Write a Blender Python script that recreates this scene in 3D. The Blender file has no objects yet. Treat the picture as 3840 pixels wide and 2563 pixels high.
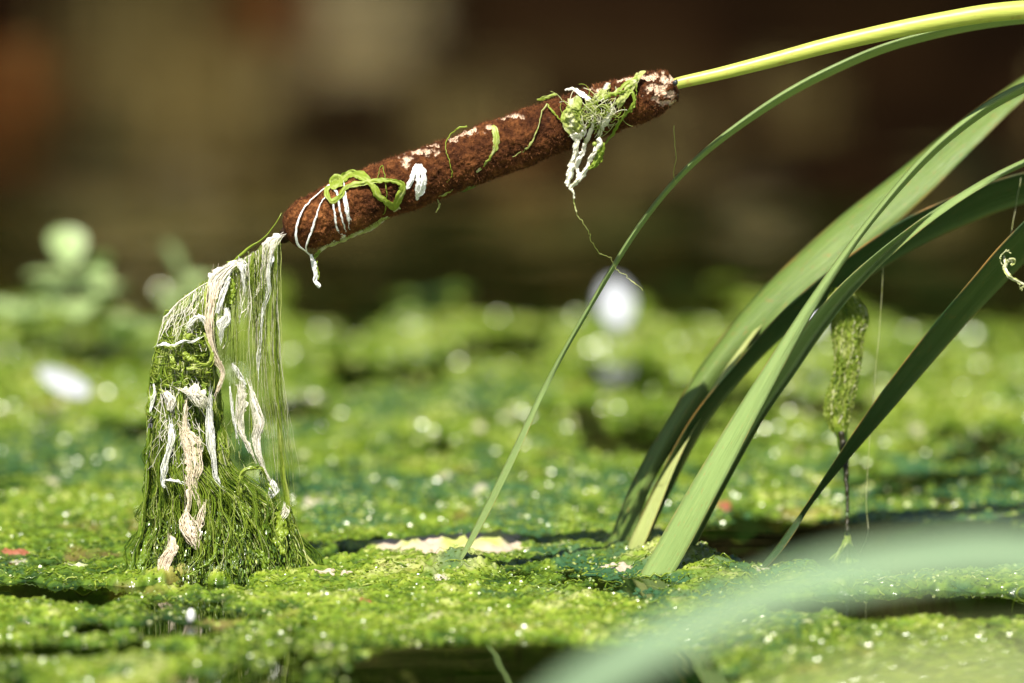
import bpy, math
import numpy as np

rng = np.random.default_rng(7)
sc = bpy.context.scene
col = sc.collection
R = math.radians

# ---------------------------------------------------------------- camera
H, PITCH, D0 = 0.455, R(6.14), 3.36          # lens height over the water, downward tilt, metres to the cattail
FPX = 31780.0                                # focal length in photo pixels (3840 wide)
cam_d = bpy.data.cameras.new("camera")
cam = bpy.data.objects.new("camera", cam_d)
col.objects.link(cam)
cam.location = (0, -D0, H)
cam.rotation_euler = (R(90) - PITCH, 0, 0)
cam_d.sensor_width = 36
cam_d.lens = FPX / 3840 * 36
cam_d.clip_start, cam_d.clip_end = 0.05, 900
cam_d.dof.use_dof = True
cam_d.dof.focus_distance = 3.372
cam_d.dof.aperture_fstop = 5.6
sc.camera = cam

# ---------------------------------------------------------------- sky, sun, exposure
SUN_EL, SUN_AZ = R(60), R(193)               # azimuth clockwise from +Y: behind the camera, a little to its left
w = bpy.data.worlds.new("World"); sc.world = w; w.use_nodes = True
nt = w.node_tree
sky = nt.nodes.new('ShaderNodeTexSky'); sky.sky_type = 'NISHITA'
sky.sun_disc = False; sky.sun_elevation = SUN_EL; sky.sun_rotation = SUN_AZ
nt.links.new(sky.outputs[0], nt.nodes['Background'].inputs[0])
nt.nodes['Background'].inputs[1].default_value = 0.05
sd = bpy.data.lights.new("sun", 'SUN'); sun = bpy.data.objects.new("sun", sd); col.objects.link(sun)
sd.energy = 5.0; sd.angle = R(0.53); sd.color = (1, .95, .86)
sun.rotation_euler = (R(90) - SUN_EL, 0, -SUN_AZ + math.pi)
sun.location = (-1, -3, 5)
vs = sc.view_settings
vs.view_transform = 'Standard'; vs.look = 'None'; vs.gamma = 1; vs.use_curve_mapping = False
vs.exposure = 1.0
sc.render.engine = 'CYCLES'
sc.cycles.use_denoising = True
sc.cycles.max_bounces = 8
sc.cycles.transparent_max_bounces = 16
sc.cycles.sample_clamp_indirect = 4

# ---------------------------------------------------------------- projection helpers
cp, sp = math.cos(PITCH), math.sin(PITCH)
def P(px, py, Y=0.0):
    """world point seen at photo pixel (px,py) whose world y is Y"""
    px, py, Y = np.broadcast_arrays(np.asarray(px, float), np.asarray(py, float), np.asarray(Y, float))
    cx, cy = (px - 1920) / FPX, -(py - 1281.5) / FPX
    dx, dy, dz = cx, cp + cy * sp, -sp + cy * cp
    t = (Y + D0) / dy
    return np.stack([dx * t, Y, H + dz * t], -1)
def G(px, py):
    """point of the water plane seen at photo pixel"""
    cx, cy = (np.asarray(px, float) - 1920) / FPX, -(np.asarray(py, float) - 1281.5) / FPX
    dx, dy, dz = cx, cp + cy * sp, -sp + cy * cp
    t = -H / dz
    return np.stack([dx * t, -D0 + dy * t, 0 * t], -1)
def Q(p):
    """photo pixel of a world point"""
    x, y, z = p[..., 0], p[..., 1] + D0, p[..., 2] - H
    f = y * cp - z * sp; u = y * sp + z * cp
    return 1920 + FPX * x / f, 1281.5 - FPX * u / f

# ---------------------------------------------------------------- noise
def _h(ix, iy, iz, s):
    n = (ix * 374761393 + iy * 668265263 + iz * 2147483647 + s * 974634777) & 0xffffffff
    n = ((n ^ (n >> 13)) * 1274126177) & 0xffffffff
    n = ((n ^ (n >> 16)) * 2246822519) & 0xffffffff
    return ((n ^ (n >> 15)) & 0xffffff) / float(0xffffff)
def noise(x, y, z=0.0, s=0):
    x, y, z = np.broadcast_arrays(np.asarray(x, float), np.asarray(y, float), np.asarray(z, float))
    ix, iy, iz = np.floor(x).astype(np.int64), np.floor(y).astype(np.int64), np.floor(z).astype(np.int64)
    fx, fy, fz = x - ix, y - iy, z - iz
    fx, fy, fz = fx*fx*fx*(fx*(fx*6-15)+10), fy*fy*fy*(fy*(fy*6-15)+10), fz*fz*fz*(fz*(fz*6-15)+10)
    r = 0
    for a in (0, 1):
        for b in (0, 1):
            for c in (0, 1):
                wgt = (fx if a else 1-fx) * (fy if b else 1-fy) * (fz if c else 1-fz)
                r = r + wgt * _h(ix+a, iy+b, iz+c, s)
    return r * 2 - 1
def noise2(x, y, s=0):
    ix, iy = np.floor(x).astype(np.int64), np.floor(y).astype(np.int64)
    fx, fy = x - ix, y - iy
    fx, fy = fx*fx*fx*(fx*(fx*6-15)+10), fy*fy*fy*(fy*(fy*6-15)+10)
    a, b = _h(ix, iy, 0, s), _h(ix+1, iy, 0, s)
    c, d = _h(ix, iy+1, 0, s), _h(ix+1, iy+1, 0, s)
    return ((a*(1-fx)+b*fx)*(1-fy) + (c*(1-fx)+d*fx)*fy) * 2 - 1
def fbm2(x, y, s=0, o=3):
    r = 0; a = 1
    for k in range(o):
        r = r + a * noise2(x * 2**k, y * 2**k, s + k); a *= .5
    return r / 1.6
def cell2(x, y, s=0):
    """distance to the nearest of jittered points (rounded lumps)"""
    ix, iy = np.floor(x).astype(np.int64), np.floor(y).astype(np.int64)
    best = np.full(np.shape(x), 9.0)
    for a in (-1, 0, 1):
        for b in (-1, 0, 1):
            cx = ix + a + _h(ix+a, iy+b, 1, s); cy = iy + b + _h(ix+a, iy+b, 2, s)
            best = np.minimum(best, (cx-x)**2 + (cy-y)**2)
    return np.sqrt(best)
def sstep(a, b, x):
    t = np.clip((x - a) / (b - a), 0, 1); return t*t*(3-2*t)
def interp(x, xs, ys): return np.interp(x, xs, ys)

# ---------------------------------------------------------------- mesh helpers
class MB:
    def __init__(s): s.v, s.f, s.t, s.n = [], [], [], 0
    def add(s, v, f, t=None):
        v = np.asarray(v, float).reshape(-1, 3); f = np.asarray(f, np.int64)
        s.v.append(v); s.f.append(f + s.n)
        s.t.append(np.full(len(v), .5) if t is None else np.broadcast_to(np.asarray(t, float), (len(v),)))
        s.n += len(v)
    def build(s, name, m, parent=None, smooth=True, attrs=None, origin=None):
        v = np.concatenate(s.v); t = np.concatenate(s.t)
        fs = [f for f in s.f if len(f)]
        o0 = np.zeros(3) if origin is None else np.asarray(origin, float)
        me = bpy.data.meshes.new(name)
        loops = np.concatenate([f.ravel() for f in fs])
        sizes = np.concatenate([np.full(len(f), f.shape[1]) for f in fs])
        me.vertices.add(len(v)); me.vertices.foreach_set('co', (v - o0).ravel())
        me.loops.add(len(loops)); me.loops.foreach_set('vertex_index', loops.astype(np.int32))
        me.polygons.add(len(sizes))
        me.polygons.foreach_set('loop_start', np.concatenate([[0], np.cumsum(sizes)[:-1]]).astype(np.int32))
        me.polygons.foreach_set('use_smooth', np.full(len(sizes), smooth))
        me.update(calc_edges=True)
        a = me.attributes.new('tint', 'FLOAT', 'POINT'); a.data.foreach_set('value', t.astype(np.float32))
        for k, arr in (attrs or {}).items():
            a = me.attributes.new(k, 'FLOAT', 'POINT'); a.data.foreach_set('value', np.asarray(arr, np.float32))
        me.materials.append(m)
        o = bpy.data.objects.new(name, me); col.objects.link(o)
        o.location = o0
        if parent is not None:
            o.parent = parent; o.location = o0 - np.asarray(parent.location)
        return o
def empty(name, loc):
    o = bpy.data.objects.new(name, None); col.objects.link(o); o.location = loc; o.empty_display_size = .01
    return o
def tag(o, label=None, cat=None, group=None, kind=None):
    if label: o['label'] = label
    if cat: o['category'] = cat
    if group: o['group'] = group
    if kind: o['kind'] = kind
    return o
def copy_tree(o, parent=None):
    c = o.copy(); col.objects.link(c); c.parent = parent
    for ch in o.children: copy_tree(ch, c)
    return c

def grid_faces(K, S, closed=True):
    i, j = np.meshgrid(np.arange(K-1), np.arange(S if closed else S-1), indexing='ij')
    j2 = (j + 1) % S
    return np.stack([i*S+j, i*S+j2, (i+1)*S+j2, (i+1)*S+j], -1).reshape(-1, 4)
def tubes(mb, pts, rad, S=4, flat=1.0, twist=0.0, tint=None):
    """many strands at once: pts (N,K,3), rad (N,K) or (K,)"""
    pts = np.asarray(pts, float)
    if pts.ndim == 2: pts = pts[None]
    N, K, _ = pts.shape
    rad = np.broadcast_to(np.asarray(rad, float), (N, K))
    T = np.gradient(pts, axis=1); T /= np.linalg.norm(T, axis=2, keepdims=True) + 1e-12
    ref = rng.normal(size=(N, 1, 3)); m = T.mean(1, keepdims=True)
    ref = ref - m * (ref*m).sum(-1, keepdims=True) / ((m*m).sum(-1, keepdims=True) + 1e-9)
    A = np.cross(T, np.broadcast_to(ref, T.shape)); A /= np.linalg.norm(A, axis=2, keepdims=True) + 1e-12
    B = np.cross(T, A)
    ph = rng.uniform(0, 6.28, (N, 1, 1)) + np.asarray(twist) * np.linspace(0, 1, K)[None, :, None] * rng.uniform(-1, 1, (N, 1, 1))
    th = np.linspace(0, 2*math.pi, S, endpoint=False)[None, None, :]
    a, b = np.cos(th), np.sin(th) * np.asarray(flat)
    u, v = a*np.cos(ph) - b*np.sin(ph), a*np.sin(ph) + b*np.cos(ph)
    V = pts[:, :, None] + rad[:, :, None, None] * (A[:, :, None] * u[..., None] + B[:, :, None] * v[..., None])
    F = (grid_faces(K, S)[None] + (np.arange(N) * K * S)[:, None, None]).reshape(-1, 4)
    if tint is None: tt = np.full(N*K*S, .5)
    else:
        tint = np.asarray(tint, float)
        if tint.ndim == 1 and len(tint) == N: tint = tint[:, None]
        tt = np.broadcast_to(np.broadcast_to(tint, (N, K))[..., None], (N, K, S)).ravel()
    mb.add(V.reshape(-1, 3), F, tt)
def cr(ctrl, n):
    """Catmull-Rom through control rows, n samples"""
    c = np.asarray(ctrl, float)
    if len(c) == 2: return c[0] + (c[1]-c[0]) * np.linspace(0, 1, n)[:, None]
    c = np.vstack([2*c[0]-c[1], c, 2*c[-1]-c[-2]])
    # parameter by chord length
    d = np.linalg.norm(np.diff(c[1:-1, :2], axis=0), axis=1) + 1e-9
    u = np.concatenate([[0], np.cumsum(d)]); s = np.linspace(0, u[-1], n)
    k = np.clip(np.searchsorted(u, s, side='right') - 1, 0, len(d)-1)
    t = ((s - u[k]) / d[k])[:, None]
    p0, p1, p2, p3 = c[k], c[k+1], c[k+2], c[k+3]
    return .5*(2*p1 + (p2-p0)*t + (2*p0-5*p1+4*p2-p3)*t*t + (3*p1-p0-3*p2+p3)*t**3)
def img(ctrl, n):
    """control rows (px,py,Y_mm[,...]) -> world points and the remaining columns"""
    r = cr(ctrl, n)
    return P(r[:, 0], r[:, 1], r[:, 2] * .001), r[:, 3:]
PXM = D0 / FPX                              # metres per photo pixel at the cattail
def wob(pts, amp, freq, s=0):
    k = np.arange(len(pts)) * freq
    return pts + amp * np.stack([noise2(k + 13*s, k*0+j*7.3+.5, s+j) for j in range(3)], -1)

def sheet(mb, px, py, Y, hw, seed=0, crum=.0007, edge=.35, tint=.5, A=9, streak=1.0, tvar=.1):
    """a thin crumpled band: centre line in photo px, depth Y (mm, array or function of px,py), half width px; folds run lengthways"""
    n = len(px); dx, dy = np.gradient(px), np.gradient(py); L = np.hypot(dx, dy) + 1e-9
    ux, uy = -dy/L, dx/L; al = np.cumsum(L)
    v = np.linspace(-1, 1, A)
    e1 = 1 + edge*(noise2(al/16, al*0+seed, 2) + .6*noise2(al/6, al*0+seed+3, 3)); e2 = 1 + edge*(noise2(al/16, al*0+seed+7, 4) + .6*noise2(al/6, al*0+seed+9, 5))
    w_ = np.where(v[None] < 0, (hw*e1)[:, None], (hw*e2)[:, None])*v[None]
    X_, Y2 = px[:, None] + ux[:, None]*w_, py[:, None] + uy[:, None]*w_
    Yd = Y(X_, Y2) if callable(Y) else np.broadcast_to(np.asarray(Y, float)[:, None], X_.shape)
    ww = w_/9; aa = np.broadcast_to((al/9)[:, None], X_.shape)
    f = np.clip(np.broadcast_to(hw[:, None], X_.shape)/10, .25, 1)
    h = crum*f*(noise2(ww*1.6 + seed*3.1, aa*.35*streak, 6) + .6*noise2(ww*2.8 + seed, aa*.9*streak, 7) + .35*noise2(ww*5, aa*2.2, 8)) + .6*crum*f*v[None]**2
    q = P(X_, Y2, Yd*.001 + h); b = P(X_, Y2, Yd*.001 + h + .00025)
    t = tint + tvar*noise2(ww*2 + seed, aa*.4, 9)
    mb.add(q.reshape(-1, 3), grid_faces(n, A, False), t.ravel()); mb.add(b.reshape(-1, 3), grid_faces(n, A, False)[:, ::-1], t.ravel())

# ---------------------------------------------------------------- materials
def mat(name):
    m = bpy.data.materials.new(name); m.use_nodes = True
    n = m.node_tree; n.nodes.clear()
    out = n.nodes.new('ShaderNodeOutputMaterial')
    return m, n, out
def nd(n, t, **kw):
    x = n.nodes.new(t)
    for k, v in kw.items():
        if k.startswith('i_'): x.inputs[k[2:].replace('_', ' ')].default_value = v
        else: setattr(x, k, v)
    return x
def ramp(n, fac, stops):
    r = nd(n, 'ShaderNodeValToRGB'); e = r.color_ramp.elements
    while len(e) < len(stops): e.new(.5)
    for k, (p, c) in enumerate(stops): e[k].position = p; e[k].color = (*c, 1)
    n.links.new(fac, r.inputs[0]); return r.outputs[0]
def mix(n, fac, a, b, bt='MIX'):
    x = nd(n, 'ShaderNodeMix', data_type='RGBA', blend_type=bt)
    for s, v in ((0, fac), (6, a), (7, b)):
        if hasattr(v, 'links'): n.links.new(v, x.inputs[s])
        else: x.inputs[s].default_value = (*v, 1) if isinstance(v, tuple) else v
    return x.outputs[2]
def tex(n, scale, detail=3, rough=.55, vec=None, coord='Object'):
    t = nd(n, 'ShaderNodeTexNoise'); t.inputs['Scale'].default_value = scale
    t.inputs['Detail'].default_value = detail; t.inputs['Roughness'].default_value = rough
    if vec is None:
        c = nd(n, 'ShaderNodeTexCoord'); vec = c.outputs[coord]
    n.links.new(vec, t.inputs['Vector']); return t.outputs[0]
def attr(n, name):
    return nd(n, 'ShaderNodeAttribute', attribute_name=name).outputs['Fac']
def math_(n, op, a, b=0.0, c=None):
    x = nd(n, 'ShaderNodeMath', operation=op)
    for k, v in enumerate((a, b) if c is None else (a, b, c)):
        if hasattr(v, 'links'): n.links.new(v, x.inputs[k])
        else: x.inputs[k].default_value = v
    return x.outputs[0]
def surf(n, out, colour, rough=.5, spec=.5, coat=0, coat_r=.1, trans=0, tcol=None, bump=None, bdist=.0003, bstr=1, coat_bump=False):
    p = nd(n, 'ShaderNodeBsdfPrincipled')
    if hasattr(colour, 'links'): n.links.new(colour, p.inputs['Base Color'])
    else: p.inputs['Base Color'].default_value = (*colour, 1)
    if hasattr(rough, 'links'): n.links.new(rough, p.inputs['Roughness'])
    else: p.inputs['Roughness'].default_value = rough
    p.inputs['Specular IOR Level'].default_value = spec
    p.inputs['Coat Weight'].default_value = coat; p.inputs['Coat Roughness'].default_value = coat_r
    p.inputs['Coat IOR'].default_value = 1.33
    if bump is not None:
        b = nd(n, 'ShaderNodeBump'); b.inputs['Distance'].default_value = bdist; b.inputs['Strength'].default_value = bstr
        n.links.new(bump, b.inputs['Height']); n.links.new(b.outputs[0], p.inputs['Normal'])
        if coat_bump: n.links.new(b.outputs[0], p.inputs['Coat Normal'])
    sh = p.outputs[0]
    if trans:
        t = nd(n, 'ShaderNodeBsdfTranslucent'); c = tcol if tcol is not None else colour
        if hasattr(c, 'links'): n.links.new(c, t.inputs[0])
        else: t.inputs[0].default_value = (*c, 1)
        m = nd(n, 'ShaderNodeMixShader'); m.inputs[0].default_value = trans
        n.links.new(sh, m.inputs[1]); n.links.new(t.outputs[0], m.inputs[2]); sh = m.outputs[0]
    n.links.new(sh, out.inputs[0]); return p

ALG = [(0, (.012, .04, .003)), (.25, (.052, .108, .005)), (.5, (.155, .248, .013)), (.72, (.285, .37, .034)), (.86, (.46, .50, .16)), (1, (.80, .76, .62))]
def algae_mat(name, rough=.38, coat=.5, coat_r=.12, trans=.3, bscale=900, bdist=.0002):
    m, n, out = mat(name)
    t = attr(n, 'tint')
    v = tex(n, 260, 3)
    f = math_(n, 'MULTIPLY_ADD', v, .26, math_(n, 'SUBTRACT', t, .13))
    c = ramp(n, f, ALG)
    surf(n, out, c, rough, .4, coat, coat_r, trans, c, tex(n, bscale, 2), bdist)
    return m
M_ALG = algae_mat('algae_wet')
M_DRY = algae_mat('algae_drying', .55, .12, .25, .35)
M_GLINT, n, out = mat('glint_flake_wet'); cc = ramp(n, attr(n, 'tint'), ALG); p = surf(n, out, cc, .4, .4, 1, .21, .25, cc); p.inputs['Coat IOR'].default_value = 1.45
def pale_mat(name, c0, c1, trans=.3):
    m, n, out = mat(name)
    c = mix(n, tex(n, 300, 3), c0, c1)
    c = mix(n, math_(n, 'MULTIPLY', attr(n, 'tint'), 1.0), c, (.40, .45, .10))
    surf(n, out, c, .6, .3, 0, .1, trans, c, tex(n, 1100, 3), .0003)
    return m
M_PALE = pale_mat('algae_bleached', (.93, .90, .82), (.88, .80, .68), .15)
M_PINK = pale_mat('algae_bleached_peach', (.92, .82, .68), (.86, .68, .50), .15)
M_PATCH = pale_mat('algae_dried', (.52, .45, .36), (.40, .30, .20), .1)
M_WHITE = pale_mat('algae_bleached_white', (.92, .92, .90), (.86, .84, .78), .15)

# ---------------------------------------------------------------- the setting: ground, water
def ground_z(x, y):
    n1 = fbm2(x*1.3, y*1.3, 40)
    z = interp(y + .12*noise2(x*2.1, y*0+3.3, 44), [-400, 5.0, 5.35, 5.55, 5.85, 6.5, 9, 16, 60, 400], [-.45, -.45, -.12, .10, .42, .62, 1.1, 1.7, 4, 6])
    return z + np.where(y > 5.2, .05*n1 + .03*fbm2(x*7, y*7, 47), .02*n1)
xs = np.concatenate([-np.geomspace(300, 3, 26), np.linspace(-2.9, 2.9, 180), np.geomspace(3, 300, 26)])
ys = np.concatenate([np.linspace(-250, -6, 20), np.linspace(-5, 4.9, 20), np.linspace(5, 7, 70), np.geomspace(7.1, 400, 30)])
X, Y = np.meshgrid(xs, ys, indexing='xy')
mb = MB(); mb.add(np.stack([X, Y, ground_z(X, Y)], -1), grid_faces(len(ys), len(xs), False))
m, n, out = mat('bank_soil')
c = ramp(n, tex(n, 5, 5), [(.3, (.003, .0013, .0005)), (.5, (.010, .0045, .0016)), (.62, (.022, .011, .004)), (.75, (.035, .024, .008))])
surf(n, out, c, .95, .03, bump=tex(n, 30, 5), bdist=.03)
ground = mb.build('ground', m); tag(ground, kind='structure')

mb = MB(); mb.add([(-80, -40, 0), (80, -40, 0), (80, 12, 0), (-80, 12, 0)], [[0, 1, 2, 3]])
m, n, out = mat('pond_water')
co = nd(n, 'ShaderNodeTexCoord')
mp = nd(n, 'ShaderNodeMapping'); mp.inputs['Scale'].default_value = (9, 24, 1); n.links.new(co.outputs['Object'], mp.inputs[0])
tn = nd(n, 'ShaderNodeTexNoise'); tn.inputs['Scale'].default_value = 1.6; tn.inputs['Detail'].default_value = 3
n.links.new(mp.outputs[0], tn.inputs['Vector'])
mp2 = nd(n, 'ShaderNodeMapping'); mp2.inputs['Scale'].default_value = (1.3, 6.5, 1); n.links.new(co.outputs['Object'], mp2.inputs[0])
tn2 = nd(n, 'ShaderNodeTexNoise'); tn2.inputs['Scale'].default_value = 1.0; tn2.inputs['Detail'].default_value = 2; n.links.new(mp2.outputs[0], tn2.inputs['Vector'])
mxn = nd(n, 'ShaderNodeMix', data_type='VECTOR'); mxn.inputs[0].default_value = .5; n.links.new(tn.outputs[1], mxn.inputs[4]); n.links.new(tn2.outputs[1], mxn.inputs[5])
vm = nd(n, 'ShaderNodeVectorMath', operation='SUBTRACT'); n.links.new(mxn.outputs[1], vm.inputs[0]); vm.inputs[1].default_value = (.5, .5, .5)
vm2 = nd(n, 'ShaderNodeVectorMath', operation='MULTIPLY'); n.links.new(vm.outputs[0], vm2.inputs[0]); vm2.inputs[1].default_value = (.012, .045, 0)
vm3 = nd(n, 'ShaderNodeVectorMath', operation='ADD'); n.links.new(vm2.outputs[0], vm3.inputs[0]); vm3.inputs[1].default_value = (0, 0, 1)
vm4 = nd(n, 'ShaderNodeVectorMath', operation='NORMALIZE'); n.links.new(vm3.outputs[0], vm4.inputs[0])
fr = nd(n, 'ShaderNodeFresnel'); fr.inputs[0].default_value = 1.33; n.links.new(vm4.outputs[0], fr.inputs[1])
gl = nd(n, 'ShaderNodeBsdfGlossy'); gl.inputs['Roughness'].default_value = .03; n.links.new(vm4.outputs[0], gl.inputs['Normal'])
tr = nd(n, 'ShaderNodeBsdfTransparent'); tr.inputs[0].default_value = (.42, .46, .27, 1)
ms = nd(n, 'ShaderNodeMixShader'); n.links.new(fr.outputs[0], ms.inputs[0]); n.links.new(tr.outputs[0], ms.inputs[1]); n.links.new(gl.outputs[0], ms.inputs[2])
n.links.new(ms.outputs[0], out.inputs[0])
water = mb.build('water', m); tag(water, kind='structure')

# ---------------------------------------------------------------- algae mat
#        centre px, py, half-size px, py, strength: stretches of open water, read on the photo
HOLES = [(2060, 2540, 660, 130, 1.0), (3400, 2050, 790, 95, 1.0), (3560, 2275, 700, 48, 1.0), (2400, 2045, 200, 14, .5),
         (60, 2232, 500, 34, .55), (330, 2445, 520, 30, .5), (380, 2362, 420, 18, .55), (1290, 2092, 130, 18, .7), (3480, 1790, 260, 22, .5),
         (1250, 1745, 190, 22, .45), (3500, 2110, 500, 40, 1.0), (640, 2205, 330, 18, .7)]
def mat_cover(x, y):
    px, py = Q(np.stack([x, y, 0*x], -1))
    jx = 60*noise2(px/170, py/32, 61) + 30*noise2(px/60, py/12, 62)
    jy = 16*noise2(px/120, py/30, 63) + 7*noise2(px/40, py/10, 64)
    m = np.zeros_like(px)
    for cx, cy, rx, ry, st in HOLES:
        r = np.sqrt(((px + jx - cx)/rx)**2 + ((py + jy - cy)/ry)**2)
        m = np.maximum(m, st * (1 - sstep(.62, 1.3, r)))
    far = sstep(1230, 960, py + 90*noise2(px/520, py/50, 65) + 70*noise2(px/170, py/18, 66) - .035*(px-1920)*(px > 1920))
    return 1 - np.maximum(m, far)
def mat_height(x, y):
    c = mat_cover(x, y)
    big = fbm2(x*18, y*9, 1)
    mid = fbm2(x*60, y*34, 5, 2)
    wx = x + .002*noise2(x*180, y*180, 30); wy = y + .002*noise2(x*180, y*180, 31)
    wx = wx + .004*noise2(x*70, y*70, 32); wy = wy + .006*noise2(x*70, y*70, 33)
    l0 = 1 - cell2(wx*62, wy*40, 8); l1 = 1 - cell2(wx*135, wy*95, 9); l2 = 1 - cell2(wx*330, wy*260, 11)
    a1 = .5 + .5*noise2(x*38, y*26, 16); a2 = .5 + .5*noise2(x*55 + 7, y*35, 17)
    fine = noise2(x*620, y*480, 14); ridge = 1 - np.abs(noise2(wx*210, wy*300, 18))*2
    z = .0013*big + .0017*mid + .0028*(l0-.4)*(1-a1) + .0030*(l1-.35)*a1 + .0024*(l2-.4)*a2 + .0010*ridge*(1-a2) + .0005*fine
    z = z*(1 - .55*sstep(.5, 1.2, y))
    z = z - .0026*sstep(-.05, .45, fbm2(x*20 + 5, y*7, 25))
    # a raised heap round the foot of the narrow leaf and along the near edge of the mat
    hp = G(1740, 2135); z = z + .0055*np.exp(-(((x-hp[0])/.014)**2 + ((y-hp[1])/.02)**2))
    hp = G(2530, 2118); z = z + .0085*np.exp(-(((x-hp[0])/.022)**2 + ((y-hp[1])/.028)**2))
    hp = G(820, 2190); z = z + .003*np.exp(-(((x-hp[0])/.035)**2 + ((y-hp[1])/.03)**2))
    return z*1.1 + .0012 - .0065*(1-c) - .03*(1-c)**4
def lin(a, b, st): return np.arange(a, b, st)
ds = np.concatenate([lin(2.62, 2.95, .006), lin(2.95, 3.2, .0026), lin(3.2, 3.62, .0013), lin(3.62, 4.0, .003), lin(4.0, 5.4, .008)])
tt = np.linspace(-1, 1, 1150)
uu = .52*tt + .48*tt**3
Xg = uu[None, :] * (.72 * ds / 3.36)[:, None]
Yg = np.broadcast_to((ds - D0)[:, None], Xg.shape) + .0004*rng.normal(size=Xg.shape)
Zg = mat_height(Xg, Yg)
# patches of fresh, old and bleached thread; hollows darkened; sky sheen painted as blue-green
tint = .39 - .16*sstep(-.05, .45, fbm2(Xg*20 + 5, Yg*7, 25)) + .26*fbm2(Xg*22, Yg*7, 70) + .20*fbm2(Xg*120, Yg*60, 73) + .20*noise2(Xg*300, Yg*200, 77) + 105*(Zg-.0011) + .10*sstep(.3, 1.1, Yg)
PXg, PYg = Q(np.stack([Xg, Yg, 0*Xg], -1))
sky_teal = sstep(.0, .45, fbm2(Xg*14 + 3, Yg*5, 82) + .35*np.exp(-((PYg-1830)/170)**2) - .15 + .35*noise2(Xg*90, Yg*40, 84))*.85  # blue of the mirrored sky put into the algae colour
brown = sstep(.42, .72, fbm2(Xg*45, Yg*22, 76, 3))
pale = sstep(.62, .86, fbm2(Xg*70 + 9, Yg*34, 79, 3))
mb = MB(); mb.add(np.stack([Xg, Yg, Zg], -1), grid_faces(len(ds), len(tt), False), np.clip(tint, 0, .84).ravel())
m, n, out = mat('algae_mat_wet')
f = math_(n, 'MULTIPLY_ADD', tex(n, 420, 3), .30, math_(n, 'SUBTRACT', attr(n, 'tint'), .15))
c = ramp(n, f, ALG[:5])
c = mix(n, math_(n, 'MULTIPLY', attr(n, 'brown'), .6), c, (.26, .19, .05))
c = mix(n, attr(n, 'sky_teal'), c, mix(n, tex(n, 300, 3), (.018, .075, .032), (.06, .16, .06)))
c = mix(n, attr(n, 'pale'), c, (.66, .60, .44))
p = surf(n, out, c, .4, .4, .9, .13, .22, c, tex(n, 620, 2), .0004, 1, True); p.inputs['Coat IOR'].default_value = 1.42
ge = nd(n, 'ShaderNodeNewGeometry'); sx = nd(n, 'ShaderNodeSeparateXYZ'); n.links.new(ge.outputs['Position'], sx.inputs[0])
mr = nd(n, 'ShaderNodeMapRange'); mr.inputs[1].default_value = -.0004; mr.inputs[2].default_value = .0003; n.links.new(sx.outputs[2], mr.inputs[0])
n.links.new(mr.outputs[0], p.inputs['Coat Weight']); n.links.new(math_(n, 'MULTIPLY', mr.outputs[0], .4), p.inputs['Specular IOR Level'])
o = mb.build('algae_mat', m, attrs={'brown': brown.ravel(), 'pale': pale.ravel(), 'sky_teal': sky_teal.ravel()})
tag(o, 'bright green lumpy algae mat floating over the pond', 'algae', kind='stuff')

# loose curled threads lying on the mat where it is close enough to pick them out
def mat_threads():
    N, K = 2300, 9
    px = rng.uniform(-150, 3990, N); py = rng.uniform(1960, 2520, N)
    g = G(px, py); ok = mat_cover(g[:, 0], g[:, 1]) > .6
    g = g[ok]; N = len(g)
    L = rng.uniform(.004, .014, N); a = rng.normal(0, .5, N) + np.where(rng.random(N) < .5, 0, math.pi)
    s = np.linspace(-.5, .5, K)
    curl = rng.normal(0, 1.6, N)
    ang = a[:, None] + curl[:, None]*s[None]*2
    dx = np.cumsum(np.cos(ang), 1)/K*L[:, None]; dy = np.cumsum(np.sin(ang), 1)/K*L[:, None]
    x = g[:, :1] + dx; y = g[:, 1:2] + dy
    z = mat_height(x.ravel(), y.ravel()).reshape(x.shape) + .0003 + np.abs(rng.normal(0, .0005, (N, 1)))*(1-4*s*s)[None]
    mb = MB(); r = (.00014 + .00042*rng.random((N, 1))**2.5) * (1 - .7*(2*s)**4)[None]
    tubes(mb, np.stack([x, y, z], -1), r, 4, .6, 3, np.clip(rng.normal(.52, .16, N), .15, .9))
    o = mb.build('algae_threads', M_ALG); tag(o, 'loose curled green threads lying over the algae mat', 'algae', kind='stuff')
mat_threads()
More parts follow.
